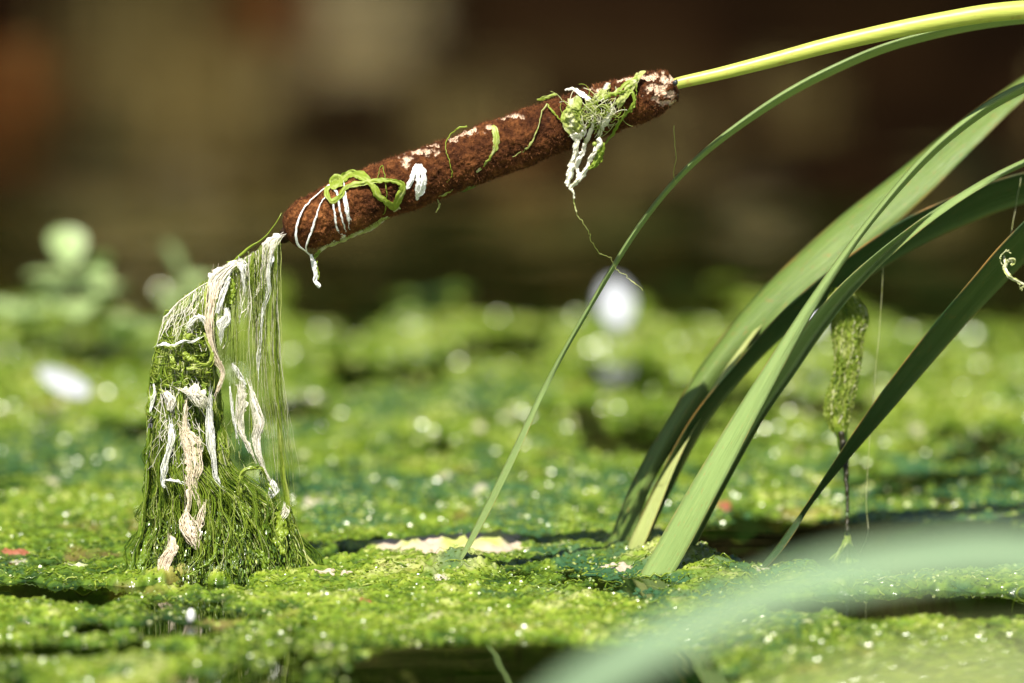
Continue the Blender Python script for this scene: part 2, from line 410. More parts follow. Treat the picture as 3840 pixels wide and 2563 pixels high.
# small wet flakes added on the mat, tilted so their water film glints
def mat_glints():
    d = np.concatenate([1/rng.uniform(1/4.75, 1/3.55, 34000), 1/rng.uniform(1/3.6, 1/3.1, 36000), 1/rng.uniform(1/3.2, 1/2.9, 15000)]); N = len(d)
    x = rng.uniform(-1, 1, N)*.29*d/3.36; y = d - D0
    c = mat_cover(x, y); z = mat_height(x, y); k = (z > -.0001) & (c > .4); x, y, z = x[k], y[k], z[k]; N = len(x)
    az = rng.uniform(0, 6.283, N); tl = np.clip(rng.normal(R(56), R(14), N), .2, 1.5)
    nrm = np.stack([np.sin(tl)*np.cos(az), np.sin(tl)*np.sin(az), np.cos(tl)], -1)
    a = np.stack([-np.sin(az), np.cos(az), 0*az], -1); b = np.cross(nrm, a)
    sz = rng.uniform(.45, 1.25, N)*interp(y, [-.45, -.2, -.07, .06, .25, .6, 1.4], [.0014, .0008, .0005, .0005, .0010, .0016, .0022])
    u, v = np.meshgrid([-1, 0, 1], [-1, 0, 1]); u, v = u.ravel(), v.ravel()
    q = np.where((u != 0) & (v != 0), .74, 1.0)
    V = np.stack([x, y, z + .0002], -1)[:, None] + sz[:, None, None]*(a[:, None]*(u*q)[None, :, None]*1.3 + b[:, None]*(v*q)[None, :, None] - nrm[:, None]*.10*((u*u+v*v))[None, :, None])
    F = (grid_faces(3, 3, False)[None] + (np.arange(N)*9)[:, None, None]).reshape(-1, 4)
    mb = MB(); mb.add(V.reshape(-1, 3), F, np.repeat(np.clip(rng.normal(.6, .14, N), .2, .9), 9))
    o = mb.build('glint_flakes', M_GLINT); tag(o, 'tiny wet flakes added all over the algae mat to glint', 'algae', kind='stuff')
mat_glints()

# ---------------------------------------------------------------- cattail
AX = [(1066, 874, 0), (1150, 840, 0), (1226, 808, 0), (1300, 772, 0), (1420, 722, 0), (1640, 640, 0), (2000, 507, 0), (2300, 397, 0), (2480, 342, 0), (2540, 322, 0)]
def cattail():
    root = empty('cattail', P(1800, 540))
    K, S = 460, 200
    c, _ = img(AX, K)
    u = np.linspace(0, 1, K)
    rp = interp(u, [0, .006, .016, .031, .057, .09, .2, .35, .6, .8, .9, .95, .975, .99, .997, 1], [10, 44, 66, 83, 96, 102, 104, 100, 103, 96, 88, 80, 68, 52, 34, 6]) * PXM
    T = np.gradient(c, axis=0); T /= np.linalg.norm(T, axis=1, keepdims=True)
    B = np.array([0, 1., 0]); A = np.cross(T, np.broadcast_to(B, T.shape)); A /= np.linalg.norm(A, axis=1, keepdims=True); B = np.cross(A, T)
    A = np.where(A[:, 2:3] < 0, -A, A)
    th = np.linspace(0, 2*math.pi, S, endpoint=False)
    dirs = A[:, None]*np.cos(th)[None, :, None] + B[:, None]*np.sin(th)[None, :, None]
    V0 = c[:, None] + rp[:, None, None]*dirs
    q = V0.reshape(-1, 3)
    disp = .0005*noise(*(q*60).T, s=3) + .0004*noise(*(q*170).T, s=4) + .00040*noise(*(q*520).T, s=5) + .00034*noise(*(q*1300).T, s=6)
    # worn places where the seed fluff shows
    px, py = Q(q); front = (q[:, 1] < .004)
    bare = np.zeros(len(q))
    for bx, by, rx, ry in ((1520, 606, 30, 20), (1590, 566, 48, 15), (1570, 575, 26, 10), (1700, 512, 24, 10), (1740, 500, 46, 13), (1765, 488, 20, 12), (1690, 525, 22, 8), (1860, 440, 110, 9), (1610, 545, 30, 9), (1835, 482, 12, 9),
                           (2240, 335, 30, 9), (2350, 295, 60, 15), (2440, 288, 40, 12), (2480, 345, 42, 42), (2520, 372, 24, 26), (2440, 330, 26, 20), (2500, 300, 30, 26), (2460, 370, 26, 18)):
        rr = np.sqrt(((px-bx)/rx)**2 + ((py-by)/ry)**2) + .75*noise(px/18, py/12, 0, 8) + .5*noise(px/7, py/7, 0, 9)
        bare = np.maximum(bare, front * (1 - sstep(.55, 1.0, rr)))
    disp = disp - .0007*bare
    V = q + disp[:, None]*dirs.reshape(-1, 3)
    tint = .46 + .12*noise(*(q*130).T, s=21) + .16*noise(*(q*420).T, s=22) + .2*noise(*(q*900).T, s=23) + disp*200
    tint = tint + .25*np.exp(-((px-1240)/180)**2)
    mb = MB(); mb.add(V, grid_faces(K, S), tint)
    m, n, out = mat('cattail_velvet')
    f = math_(n, 'MULTIPLY_ADD', tex(n, 1500, 2), .5, math_(n, 'SUBTRACT', attr(n, 'tint'), .25))
    cc = ramp(n, f, [(.10, (.016, .005, .002)), (.42, (.056, .0185, .0062)), (.70, (.115, .040, .012)), (1, (.26, .10, .032))])
    cc = mix(n, attr(n, 'bare'), cc, mix(n, tex(n, 900, 3), (.82, .66, .50), (.50, .28, .15)))
    surf(n, out, cc, .9, .1, bump=tex(n, 1800, 2), bdist=.0006)
    sp_ = mb.build('spike', m, root, attrs={'bare': bare})
    # short bristles that fuzz the outline
    N = 26000
    k = rng.integers(6, K-6, N); j = rng.integers(0, S, N)
    p0 = V.reshape(K, S, 3)[k, j]; dn = dirs[k, j] + rng.normal(0, .45, (N, 3))
    L = rng.uniform(.0004, .0012, N)
    side = np.cross(dn, rng.normal(size=(N, 3))); side /= np.linalg.norm(side, axis=1, keepdims=True)
    tri = np.stack([p0 - side*.00010, p0 + side*.00010, p0 + dn*L[:, None]], 1)
    hb = MB(); hb.add(tri, np.arange(N*3).reshape(-1, 3), np.repeat(np.clip(rng.normal(.55, .2, N), 0, 1), 3))
    m, n, out = mat('cattail_bristle')
    surf(n, out, ramp(n, attr(n, 'tint'), [(.2, (.02, .006, .002)), (.6, (.11, .038, .011)), (1, (.32, .13, .045))]), .8, .2)
    o = hb.build('bristles', m, sp_, smooth=False); o['kind'] = 'stuff'
    o.location = (0, 0, 0); o.location = -np.asarray(root.location) - np.asarray(sp_.location)
    # dark nib at the free end
    tp, r = img([(1092, 862, 0, 30), (1068, 888, 0, 24), (1058, 905, 0, 15), (1056, 912, 0, 4)], 12)
    mb = MB(); tubes(mb, wob(tp, .0004, .9, 3), r[:, 0]*PXM, 10)
    m, n, out = mat('nib'); surf(n, out, (.03, .016, .008), .9, .1, bump=tex(n, 900, 3), bdist=.0006); mb.build('tip', m, root)
    # stem: leaves the spike, arches out to the right and back to the water
    st, r = img([(2480, 334, 0, 21), (2545, 312, 0, 22), (2700, 277, 1, 24), (2900, 226, 3, 27), (3150, 160, 6, 30), (3500, 85, 10, 33), (3840, 38, 14, 36), (4400, 30, 25, 40), (5200, 180, 45, 44), (6200, 700, 75, 50), (7000, 1500, 100, 55), (7450, 2200, 115, 60), (7700, 2700, 120, 62)], 150)
    mb = MB(); Kk = len(st); tubes(mb, st, r[:, 0]*PXM, 16, tint=np.linspace(0, 1, Kk)[None])
    m, n, out = mat('cattail_stem')
    co = nd(n, 'ShaderNodeTexCoord'); mp = nd(n, 'ShaderNodeMapping'); mp.inputs['Rotation'].default_value = (0, R(14), 0); mp.inputs['Scale'].default_value = (60, 900, 900); n.links.new(co.outputs['Object'], mp.inputs[0])
    stx = tex(n, 1, 3, vec=mp.outputs[0])
    cc = mix(n, stx, (.30, .37, .05), (.52, .54, .10))
    cc = mix(n, ramp(n, tex(n, 160, 4), [(.60, (0, 0, 0)), (.72, (.7, .7, .7))]), cc, (.34, .19, .05))
    surf(n, out, cc, .42, .5, bump=stx, bdist=.0001)
    mb.build('stem', m, root)
    mb = MB(); p_, r = img([(2528, 322, -6, 3), (2532, 312, -7, 11), (2536, 304, -7, 7), (2538, 298, -7, 2)], 8); tubes(mb, p_, r[:, 0]*PXM, 6)
    m, n, out = mat('scale_dark'); surf(n, out, (.02, .022, .025), .4, .5); mb.build('bract_stub', m, root)
    tag(root, 'bent cattail with a thick velvety brown seed head and yellow green stem', 'cattail')
    return root
cattail()

# ---------------------------------------------------------------- cattail leaves
def leaf_mat(name, c0, c1, edge, glau, fleck=.5):
    m, n, out = mat(name)
    v = attr(n, 'across'); u = attr(n, 'along')
    cmb = nd(n, 'ShaderNodeCombineXYZ')
    n.links.new(math_(n, 'MULTIPLY', u, .5), cmb.inputs[0]); n.links.new(math_(n, 'MULTIPLY', v, 9.0), cmb.inputs[1])
    st = tex(n, 2.2, 4, .6, vec=cmb.outputs[0])
    c = mix(n, ramp(n, st, [(.36, (0, 0, 0)), (.64, (1, 1, 1))]), c0, c1)
    c = mix(n, glau, c, (.42, .52, .36))
    ab = math_(n, 'ABSOLUTE', v)
    e = ramp(n, ab, [(.86, (0, 0, 0)), (1, (.7, .7, .7))])
    e = math_(n, 'MULTIPLY', e, ramp(n, tex(n, 45, 3), [(.42, (0, 0, 0)), (.62, (1, 1, 1))]))
    c = mix(n, e, c, mix(n, tex(n, 120, 2), edge, (.42, .16, .05)))
    cm2 = nd(n, 'ShaderNodeCombineXYZ')
    n.links.new(math_(n, 'MULTIPLY', u, 3.5), cm2.inputs[0]); n.links.new(math_(n, 'MULTIPLY', v, 3.0), cm2.inputs[1])
    fl = ramp(n, tex(n, 2.5, 3, .6, vec=cm2.outputs[0]), [(.61, (0, 0, 0)), (.72, (fleck, fleck, fleck))])
    c = mix(n, fl, c, (.30, .12, .04))
    surf(n, out, c, .42, .35, 0, .1, .05, c, st, .0004)
    return m
M_LEAF = leaf_mat('leaf_green', (.066, .118, .018), (.150, .215, .045), (.36, .24, .04), .0, .75)
M_LEAF_SHADE = leaf_mat('leaf_shaded', (.016, .045, .008), (.03, .07, .014), (.36, .24, .03), .0)  # darker leaf copy, shade of the undersides put into its colour
M_LEAFP = leaf_mat('leaf_pale', (.15, .235, .050), (.22, .31, .075), (.46, .44, .12), .08, .45)
M_LEAFY = leaf_mat('leaf_yellowing', (.26, .32, .07), (.36, .38, .10), (.5, .4, .1), .1, .3)
M_LEAFG = leaf_mat('leaf_glaucous', (.10, .19, .085), (.14, .23, .11), (.28, .30, .12), .2, .1)
M_LEAFO = leaf_mat('leaf_olive', (.14, .18, .05), (.19, .22, .07), (.3, .28, .1), .05, .1)
def leaf(ctrl, m, label, group=None, n=140, thick=.0007, twist_noise=.3):
    """rows: px, py, Y mm of the rib; apparent px to the upper and lower edge; depth mm of those edges behind the rib"""
    r = cr(ctrl, n)
    px, py, Y, wl, wr, dl, dr = r.T
    k = np.arange(n)
    dx, dy = np.gradient(px), np.gradient(py); L = np.hypot(dx, dy); dx, dy = dx/L, dy/L
    ux, uy = dy, -dx                       # perpendicular, pointing to the upper left for a leaf that rises to the right
    rows = []
    for side, wdt, dep in ((1, wl, dl), (-1, wr, dr)):
        prof = []
        for f in ((1, .66, .33) if side == 1 else (.33, .66, 1)):
            b = .12 * math.sin(f*math.pi)  # a little belly to each half
            prof.append((px + side*ux*wdt*f, py + side*uy*wdt*f, Y + dep*f - np.abs(dep)*b, side*f))
        rows.append(prof)
    prof = rows[0] + [(px, py, Y, 0)] + rows[1]
    F = np.stack([P(a, b, c*.001) for a, b, c, _ in prof], 1)        # (n,7,3)
    acr = np.array([q[3] for q in prof])
    du = np.gradient(F, axis=0); dv = np.gradient(F, axis=1)
    N = np.cross(du, dv); N /= np.linalg.norm(N, axis=2, keepdims=True) + 1e-12
    th = thick * (1 - .75*np.abs(acr))[None, :, None]
    Bk = (F + N*th)[:, ::-1] if (N[..., 1].mean() > 0) else (F - N*th)[:, ::-1]
    V = np.concatenate([F, Bk], 1); S = V.shape[1]
    mb = MB(); mb.add(V.reshape(-1, 3), grid_faces(n, S))
    al = np.cumsum(np.concatenate([[0], np.linalg.norm(np.diff(F[:, 3], axis=0), axis=1)]))
    at = {'across': np.broadcast_to(np.concatenate([acr, acr[::-1]])[None], (n, S)).ravel(), 'along': np.repeat(al*30, S)}
    base = F[np.argmin(np.abs(F[:, 3, 2])), 3]
    o = mb.build('cattail_leaf', m, None, attrs=at, origin=base)
    return tag(o, label, 'leaf', group)

LG = 'cattail leaves rising from the water'
leaf([(1660, 2230, 0, 3, 3, 0, 0), (1712, 2128, 0, 5, 3, 1, -1), (1780, 2000, 2, 12, 12, 2, -2), (1900, 1760, 4, 14, 14, 3, -3), (2050, 1440, 8, 9, 10, 3, 0), (2200, 1170, 10, 8, 10, 3, 3), (2400, 840, 14, 7, 14, 3, 6), (2600, 605, 16, 7, 17, 3, 8), (2850, 410, 20, 10, 22, 3, 10), (3100, 265, 24, 10, 26, 3, 11), (3400, 145, 28, 7, 28, 3, 12), (3840, 60, 34, 6, 30, 3, 12), (4500, 40, 50, 6, 26, 3, 10), (5200, 160, 70, 5, 20, 3, 8), (5900, 420, 90, 2, 4, 1, 1)],
     M_LEAFP, 'slender single leaf bowing from the pale algae patch up under the cattail stem', LG, 190)
# broad leaf behind, upper
leaf([(2260, 2190, 70, 40, 40, 2, -2), (2330, 2035, 70, 46, 40, 4, -2), (2420, 1810, 72, 46, 26, 5, 1), (2540, 1590, 76, 40, 44, 6, 3), (2700, 1350, 82, 48, 70, 9, 3), (2900, 1130, 88, 62, 86, 10, -4), (3160, 890, 94, 66, 92, 11, -6), (3400, 690, 100, 58, 84, 10, -8), (3620, 500, 108, 46, 62, 9, -8), (3840, 320, 116, 30, 40, 8, -6), (4200, 60, 128, 14, 24, 6, -4), (4600, -130, 140, 3, 3, 2, -1)],
     M_LEAF, 'broad leaf with rusty upper margin arching behind the folded pale leaf', LG, 160)
# broad leaf, underside to us, its shade put into the colour
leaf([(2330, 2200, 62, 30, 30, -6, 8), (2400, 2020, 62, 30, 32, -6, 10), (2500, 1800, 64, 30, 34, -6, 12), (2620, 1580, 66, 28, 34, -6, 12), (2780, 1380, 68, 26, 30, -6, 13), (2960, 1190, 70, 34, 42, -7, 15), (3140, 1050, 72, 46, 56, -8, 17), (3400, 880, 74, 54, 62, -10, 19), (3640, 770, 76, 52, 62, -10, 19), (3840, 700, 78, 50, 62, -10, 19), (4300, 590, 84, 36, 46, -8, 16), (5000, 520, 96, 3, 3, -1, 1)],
     M_LEAF_SHADE, 'dark shaded underside of a broad leaf holding a clump of hanging algae', LG, 160)
# pale yellow leaf base behind
leaf([(2340, 2150, 50, 20, 20, 2, -2), (2390, 2035, 50, 28, 26, 3, -3), (2450, 1900, 54, 24, 22, 3, -3), (2520, 1740, 60, 18, 16, 3, -3), (2600, 1590, 68, 12, 12, 3, -3), (2760, 1340, 76, 10, 8, 2, -2), (2960, 1080, 100, 2, 2, 1, -1)],
     M_LEAFY, 'short yellowing leaf rising beside the broad rust-edged leaf', LG, 80)
# folded pale leaf in front: lit left face
leaf([(2420, 2240, -8, 60, 44, 5, -1), (2510, 2085, -6, 62, 48, 5, -2), (2640, 1850, -3, 58, 44, 5, -2), (2790, 1580, 2, 46, 36, 5, -1), (2920, 1350, 6, 32, 28, 4, 0), (3060, 1120, 10, 22, 20, 4, 1), (3240, 860, 16, 14, 14, 4, 2), (3460, 600, 22, 14, 20, 4, 6), (3660, 430, 28, 16, 22, 4, 8), (3840, 322, 32, 16, 26, 4, 9), (4200, 150, 44, 14, 26, 4, 9), (4800, -40, 64, 3, 3, 1, 1)],
     M_LEAFP, 'wide pale green leaf with brown flecks standing in the algae, narrowing upwards', LG, 170)
# its partner: dark inner face with a pale lower margin
leaf([(2500, 2240, 18, 30, 16, -9, -2), (2575, 2085, 20, 30, 14, -10, -2), (2695, 1850, 22, 34, 12, -12, -3), (2845, 1580, 24, 46, 12, -15, -3), (2975, 1385, 26, 54, 14, -17, -3), (3090, 1215, 28, 50, 16, -16, -4), (3210, 1065, 28, 36, 18, -12, -4), (3380, 895, 28, 14, 22, -6, -4), (3600, 735, 26, 9, 18, 3, -3), (3840, 608, 32, 10, 16, 3, 3), (4300, 420, 46, 10, 14, 3, 4), (4900, 260, 64, 2, 2, 1, 1)],
     M_LEAFP, 'gutter-shaped leaf, dark inside with a pale lower margin, beside the wide pale leaf', LG, 170)
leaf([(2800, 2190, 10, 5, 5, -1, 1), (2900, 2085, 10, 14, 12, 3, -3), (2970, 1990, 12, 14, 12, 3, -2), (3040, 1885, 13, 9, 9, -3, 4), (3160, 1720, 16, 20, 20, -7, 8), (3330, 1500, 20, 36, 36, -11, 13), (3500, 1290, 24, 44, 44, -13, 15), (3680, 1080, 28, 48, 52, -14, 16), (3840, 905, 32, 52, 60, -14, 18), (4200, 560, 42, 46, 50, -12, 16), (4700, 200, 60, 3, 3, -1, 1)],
     M_LEAF_SHADE, 'dark leaf twisted at its foot, leaning out of open water beyond the dangling algae tail', LG, 150)
# two leaves close to the lens
leaf([(1000, 3950, -960, 50, 50, 4, -4), (1550, 3150, -960, 60, 60, 6, -6), (2000, 2710, -965, 70, 70, 8, -8), (2247, 2530, -968, 74, 74, 8, -8), (2611, 2345, -970, 78, 78, 9, -9), (3067, 2168, -975, 80, 80, 9, -9), (3522, 2087, -980, 78, 78, 9, -9), (3840, 2075, -985, 76, 76, 9, -9), (4500, 2150, -1000, 66, 66, 8, -8), (5400, 2450, -1020, 4, 4, 1, -1)],
     M_LEAFG, 'soft blurred grey green leaf arching over the near open water', 'blurred leaves close by')
leaf([(1500, 4400, -1400, 60, 60, 4, -4), (2200, 3300, -1400, 80, 80, 6, -6), (2700, 2830, -1405, 92, 92, 8, -8), (3200, 2620, -1410, 100, 100, 9, -9), (3840, 2520, -1415, 96, 96, 9, -9), (4700, 2560, -1425, 80, 80, 8, -8), (6000, 2980, -1440, 4, 4, 1, -1)],
     M_LEAFO, 'soft blurred yellowish leaf low under the grey green one', 'blurred leaves close by')

# ---------------------------------------------------------------- algae curtain hanging from the cattail tip
def curtain():
    root = empty('hanging_algae', P(820, 2160, 0))
    rx = lambda s: interp(s, [0, .2, .4, .6, .75, .9, 1], [1052, 985, 905, 815, 740, 670, 622])
    ry = lambda s: interp(s, [0, .2, .4, .6, .75, .9, 1], [888, 925, 978, 1035, 1080, 1130, 1185])
    XL = lambda y: interp(y, [1150, 1250, 1400, 1550, 1700, 1850, 2000, 2100, 2190], [632, 605, 572, 560, 556, 545, 524, 502, 466])
    XR = lambda y: interp(y, [1100, 1300, 1500, 1600, 1750, 1850, 2000, 2100, 2190], [790, 800, 815, 830, 870, 960, 1110, 1140, 1180])
    RD = lambda y: interp(y, [1100, 1300, 1600, 1900, 2100, 2190], [5, 10, 12, 16, 21, 26])     # half depth, mm
    # core: wet body added to block light, interior shade put into its tint
    K, S = 90, 64
    y = np.linspace(1165, 2215, K)
    xl = XL(y) + interp(y, [1165, 1300, 2000, 2215], [14, 22, 26, 18]); xr = interp(y, [1165, 1300, 1500, 1650, 1800, 1900, 2000, 2100, 2215], [760, 770, 780, 770, 790, 860, 960, 1080, 1140])
    th = np.linspace(0, 2*math.pi, S, endpoint=False)
    cx, hw = (xl+xr)/2, (xr-xl)/2
    X_ = cx[:, None] + hw[:, None]*np.cos(th); Y_ = .72*RD(y)[:, None]*np.sin(th)
    nz = noise(X_/28, np.broadcast_to(y[:, None], X_.shape)/70, Y_/4, 5)
    X_ = X_ + 14*nz; Y_ = Y_*(1 + .3*nz) + 3
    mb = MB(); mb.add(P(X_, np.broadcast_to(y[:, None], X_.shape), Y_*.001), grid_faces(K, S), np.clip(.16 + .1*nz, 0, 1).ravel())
    mb.build('dark_backing', M_ALG, root)
    # long threads: along the ridge, over the shoulder and down the column
    N, K = 1500, 34
    q = rng.random(N)**.9                                   # 0 left ... 1 right across the column
    a = np.where(rng.random(N) < .75, -1, 1)                # front or back
    s = np.clip(1 - q*.62 + rng.normal(0, .04, N), .3, 1)
    yb = rng.uniform(2140, 2200, N)
    t = np.linspace(0, 1, K)[None]
    y0 = ry(s)
    yy = y0[:, None] + (yb-y0)[:, None]*t
    qq = q[:, None] + .07*np.cumsum(rng.normal(0, .35, (N, K)), 1)/3
    qq = np.clip(qq, -.05, 1.05)
    lump = 1 + .10*noise2(yy/55, qq*5, 91) + .05*noise2(yy/20, qq*9, 92)
    xx = XL(yy) + (XR(yy)-XL(yy))*(.5 + (qq-.5)*lump)
    xx = np.where(t < .12, rx(s)[:, None] + (xx - rx(s)[:, None])*sstep(0, .12, t), xx)
    dep = a[:, None]*RD(yy)*np.sqrt(np.clip(1-(2*qq-1)**2, .02, 1))*(1 + .12*rng.normal(size=(N, K)))*(.8 + .3*noise2(xx/40, yy/60, 93))
    dep = dep*sstep(0, .12, t)
    xx = xx + 2.2*rng.normal(size=(N, K)); yy = yy + 5*rng.normal(size=(N, K))
    pts = P(xx, yy, dep*.001)
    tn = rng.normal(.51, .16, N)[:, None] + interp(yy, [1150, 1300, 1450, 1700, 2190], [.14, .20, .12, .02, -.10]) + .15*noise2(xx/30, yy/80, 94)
    rad = (.00008 + .00036*rng.random((N, 1))**2.8)*np.ones((1, K))*(1 + .35*noise2(np.arange(K)[None]*.7, np.arange(N)[:, None]*1.7, 95))
    mb = MB()
    st = rng.integers(0, K-10, N); st[:int(N*.42)] = 0
    ln = rng.integers(6, 16, N)
    for k0 in np.unique(st):
        for l0 in (8, 12, 16):
            i = np.where((st == k0) & (np.abs(ln-l0) <= 2) & ((k0 > 0) | (l0 == 12)))[0] if k0 else (np.where(st == 0)[0] if l0 == 12 else np.array([], int))
            if not len(i): continue
            e = K if k0 == 0 else min(K, k0+l0)
            tubes(mb, pts[i][:, k0:e], rad[i][:, k0:e], 4, .5, 5, np.clip(tn[i][:, k0:e], 0.05, .92))
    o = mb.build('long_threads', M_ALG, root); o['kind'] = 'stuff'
    # straight hanging strands over the lower half
    N, K = 380, 16; q = rng.random(N); t = np.linspace(0, 1, K)[None]; y0 = rng.uniform(1500, 1980, N); y1 = np.minimum(y0 + rng.uniform(120, 480, N), 2195)
    q = np.where(y0 < 1750, q*.55, q); yy = y0[:, None] + (y1-y0)[:, None]*t
    XRb = lambda y: interp(y, [1500, 1750, 1850, 2000, 2100, 2190], [830, 900, 1060, 1112, 1140, 1185])
    xx = XL(yy) + (XRb(yy)-XL(yy))*(q[:, None] + .05*noise2(yy/90, q[:, None]*50, 86)) + np.cumsum(rng.normal(0, 1.3, (N, K)), 1)
    dep = -RD(yy)*np.sqrt(np.clip(1-(2*q[:, None]-1)**2, .05, 1))*rng.uniform(.95, 1.25, N)[:, None]
    mb = MB(); tubes(mb, P(xx, yy, dep*.001), (.00007 + .00022*rng.random((N, 1))**3)*(1-.6*(2*t-1)**4), 4, .6, 4, np.clip(rng.normal(.58, .15, N), .25, .9)); o = mb.build('hanging_strands', M_ALG, root); o['kind'] = 'stuff'
    # veil: threads let down from the ridge on the right, daylight between them
    mb = MB()
    def fan(N, s0, s1, ymin, ymax, tm, ts, r0_, r1_, wig):
        K = 30; cl = rng.uniform(s0, s1, 11); s = np.clip(cl[rng.integers(0, 11, N)] + rng.normal(0, .010, N), 0, .6)
        xb = interp(s, [0, .12, .3, .46, .6], [1150, 1075, 960, 850, 800]) + rng.normal(0, 30, N)*(s > .03)
        yb = rng.uniform(ymin, ymax, N); t = np.linspace(0, 1, K)[None]
        x0, y0 = rx(s) + rng.normal(0, 5, N), ry(s) + rng.uniform(-4, 14, N)
        yy = y0[:, None] + (yb-y0)[:, None]*t
        xx = x0[:, None] + (xb-x0)[:, None]*np.clip((yy-y0[:, None])/(2170-y0[:, None]), 0, 1)**1.6 - 22*np.exp(-((yy-1350)/330)**2)*(s[:, None] < .2)
        xx = xx + wig*np.cumsum(rng.normal(0, 1, (N, K)), 1) + 2.5*wig*noise2(yy/70, s[:, None]*90, 96)
        dep = rng.normal(0, 3.0, N)[:, None] - 2*np.sin(np.pi*t)
        tubes(mb, P(xx, yy, dep*.001), rng.uniform(r0_, r1_, (N, 1))*(1 + .5*noise2(yy/40, s[:, None]*77, 97))*(1 - .85*t**2.5), 4, .6, 4, np.clip(rng.normal(tm, ts, N), .3, 1))
    fan(62, .02, .44, 1600, 2250, .76, .12, .00007, .00014, 1.2)
    fan(40, .02, .40, 1500, 1900, .92, .08, .00007, .00016, 1.5)
    fan(150, .12, .58, 1000, 1420, .68, .18, .00009, .00022, 1.6)
    fan(60, .02, .30, 940, 1400, .74, .16, .00008, .0002, 1.4)
    fan(22, .0, .05, 1300, 2100, .60, .1, .00008, .00018, .8)
    for k in range(26):                                     # stray cross threads and loops
        x0, y0 = rng.uniform(850, 1000), rng.uniform(1120, 1750); a = rng.uniform(.6, 2.6); L = rng.uniform(60, 200)
        c = [(x0, y0, -2), (x0 + .5*L*math.cos(a) + rng.normal(0, 12), y0 + .5*L*math.sin(a), -3), (x0 + L*math.cos(a)*.7, y0 + L*math.sin(a), -2)]
        p_, _ = img(c, 24); tubes(mb, wob(p_, .0008, .35, 60+k), np.full(24, rng.uniform(.00007, .00015)), 4, .6, 2, [rng.uniform(.55, .95)])
    # thicker green cords on the outer edge
    for k in range(6):
        c = [(1052+2*k, 895, 0), (1040-k, 1000, 0), (1030, 1200, 1), (1034+k, 1400, 0), (1044+k, 1600, 0), (1052+2*k, 1750, 0), (1074+3*k, 1900, -1), (1098+6*k, 2020, -3), (1125+8*k, 2110, -6), (1165+16*k, 2168, -10)]
        p_, _ = img(c, 60); p_ = wob(p_, .0006, .4, 20+k)
        rr_ = np.interp(np.arange(60), [0, 22, 28, 45, 60], [.00012, .0002, .0005, .0006, .0004])*(1.2 if k % 2 else .55)
        tubes(mb, p_, rr_*(1+.5*noise2(np.arange(60)*.5, np.zeros(60)+k, 5)), 5, .6, 6, [.52+.05*k])
    o = mb.build('veil_threads', M_DRY, root); o['kind'] = 'stuff'
    # bushy curls of the lower cone
    N, K = 1500, 12
    yb = 1640 + 550*rng.random(N)**.66
    q = rng.uniform(-.02, 1.02, N)
    XR2 = lambda y: interp(y, [1600, 1800, 1900, 2000, 2100, 2190], [860, 1040, 1080, 1115, 1140, 1178])
    x = XL(yb) + (XR2(yb)-XL(yb))*q
    dens = np.where((x > 860) & (yb < 1880), .30, 1.0)*np.where((x > 600) & (x < 830) & (yb < 1900), .35, 1)*np.where(noise2(x/60, yb/70, 98) < -.25, .35, 1)
    k_ = rng.random(N) < dens
    x, yb, q = x[k_], yb[k_], q[k_]; N = len(x)
    ang = rng.normal(math.pi/2, .42, N); cur = rng.normal(0, 1.6, N); L = rng.uniform(30, 120, N)
    ss = np.linspace(-.5, .5, K)
    an = ang[:, None] + cur[:, None]*ss
    xx = x[:, None] + np.cumsum(np.cos(an), 1)/K*L[:, None]; yy = yb[:, None] + (np.cumsum(np.sin(an), 1)/K-.5)*L[:, None]
    yc = np.clip(yy, 1150, 2190)
    xx = np.clip(xx, XL(yc)-8, XR2(yc)+8); yy = np.minimum(yy, 2205)
    dep = -RD(yy)*np.sqrt(np.clip(1-(2*q[:, None]-1)**2, .05, 1))*rng.uniform(.25, 1.15, N)[:, None] + 1.2*np.cumsum(rng.normal(0, .6, (N, K)), 1)
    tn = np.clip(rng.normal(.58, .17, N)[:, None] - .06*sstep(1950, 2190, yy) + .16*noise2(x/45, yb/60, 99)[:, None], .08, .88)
    mb = MB(); tubes(mb, P(xx, yy, dep*.001), (.00008 + .00032*rng.random((N, 1))**3)*(1-.6*(2*ss)**4), 4, .6, 4, tn)
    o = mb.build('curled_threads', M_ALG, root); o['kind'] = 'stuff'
    # bright tangle on the shoulder: thin curls and flat little blades
    N, K = 620, 14
    def shoulder(N, y0_, y1_, L0, L1, r0_, r1_, tm, flat):
        yb = rng.uniform(y0_, y1_, N); q = rng.random(N)
        x = XL(yb) + (805-XL(yb))*q
        ang = rng.normal(0.25, .8, N); cur = rng.normal(0, 2.6, N); L = rng.uniform(L0, L1, N)
        ss = np.linspace(-.5, .5, K); an = ang[:, None] + cur[:, None]*ss
        yy = np.maximum(yb[:, None] + np.cumsum(np.sin(an), 1)/K*L[:, None], 1165)
        xx = np.clip(x[:, None] + (np.cumsum(np.cos(an), 1)/K-.5)*L[:, None], XL(yy)-8, 808)
        qq = np.clip((xx-XL(yy))/(805-XL(yy)), 0, 1)
        dep = -RD(yy)*np.sqrt(np.clip(1-(2*qq-1)**2, .03, 1))*rng.uniform(.8, 1.25, N)[:, None]*(.85 + .3*noise2(x/35, yb/35, 90)[:, None])
        tubes(mb, P(xx, yy, dep*.001), rng.uniform(r0_, r1_, (N, 1))*(1-.6*(2*ss)**4)*(1+.4*noise2(np.arange(K)[None]*.9, np.arange(N)[:, None]*1.3, 89)), 5, flat, 7, np.clip(rng.normal(tm, .1, N), .3, .92))
    mb = MB(); shoulder(520, 1190, 1450, 40, 150, .00010, .0003, .66, .6); shoulder(110, 1240, 1430, 40, 100, .0003, .0008, .70, .22); shoulder(260, 1420, 1640, 30, 90, .0001, .0004, .60, .5)
    o = mb.build('shoulder_tangle', M_ALG, root); o['kind'] = 'stuff'
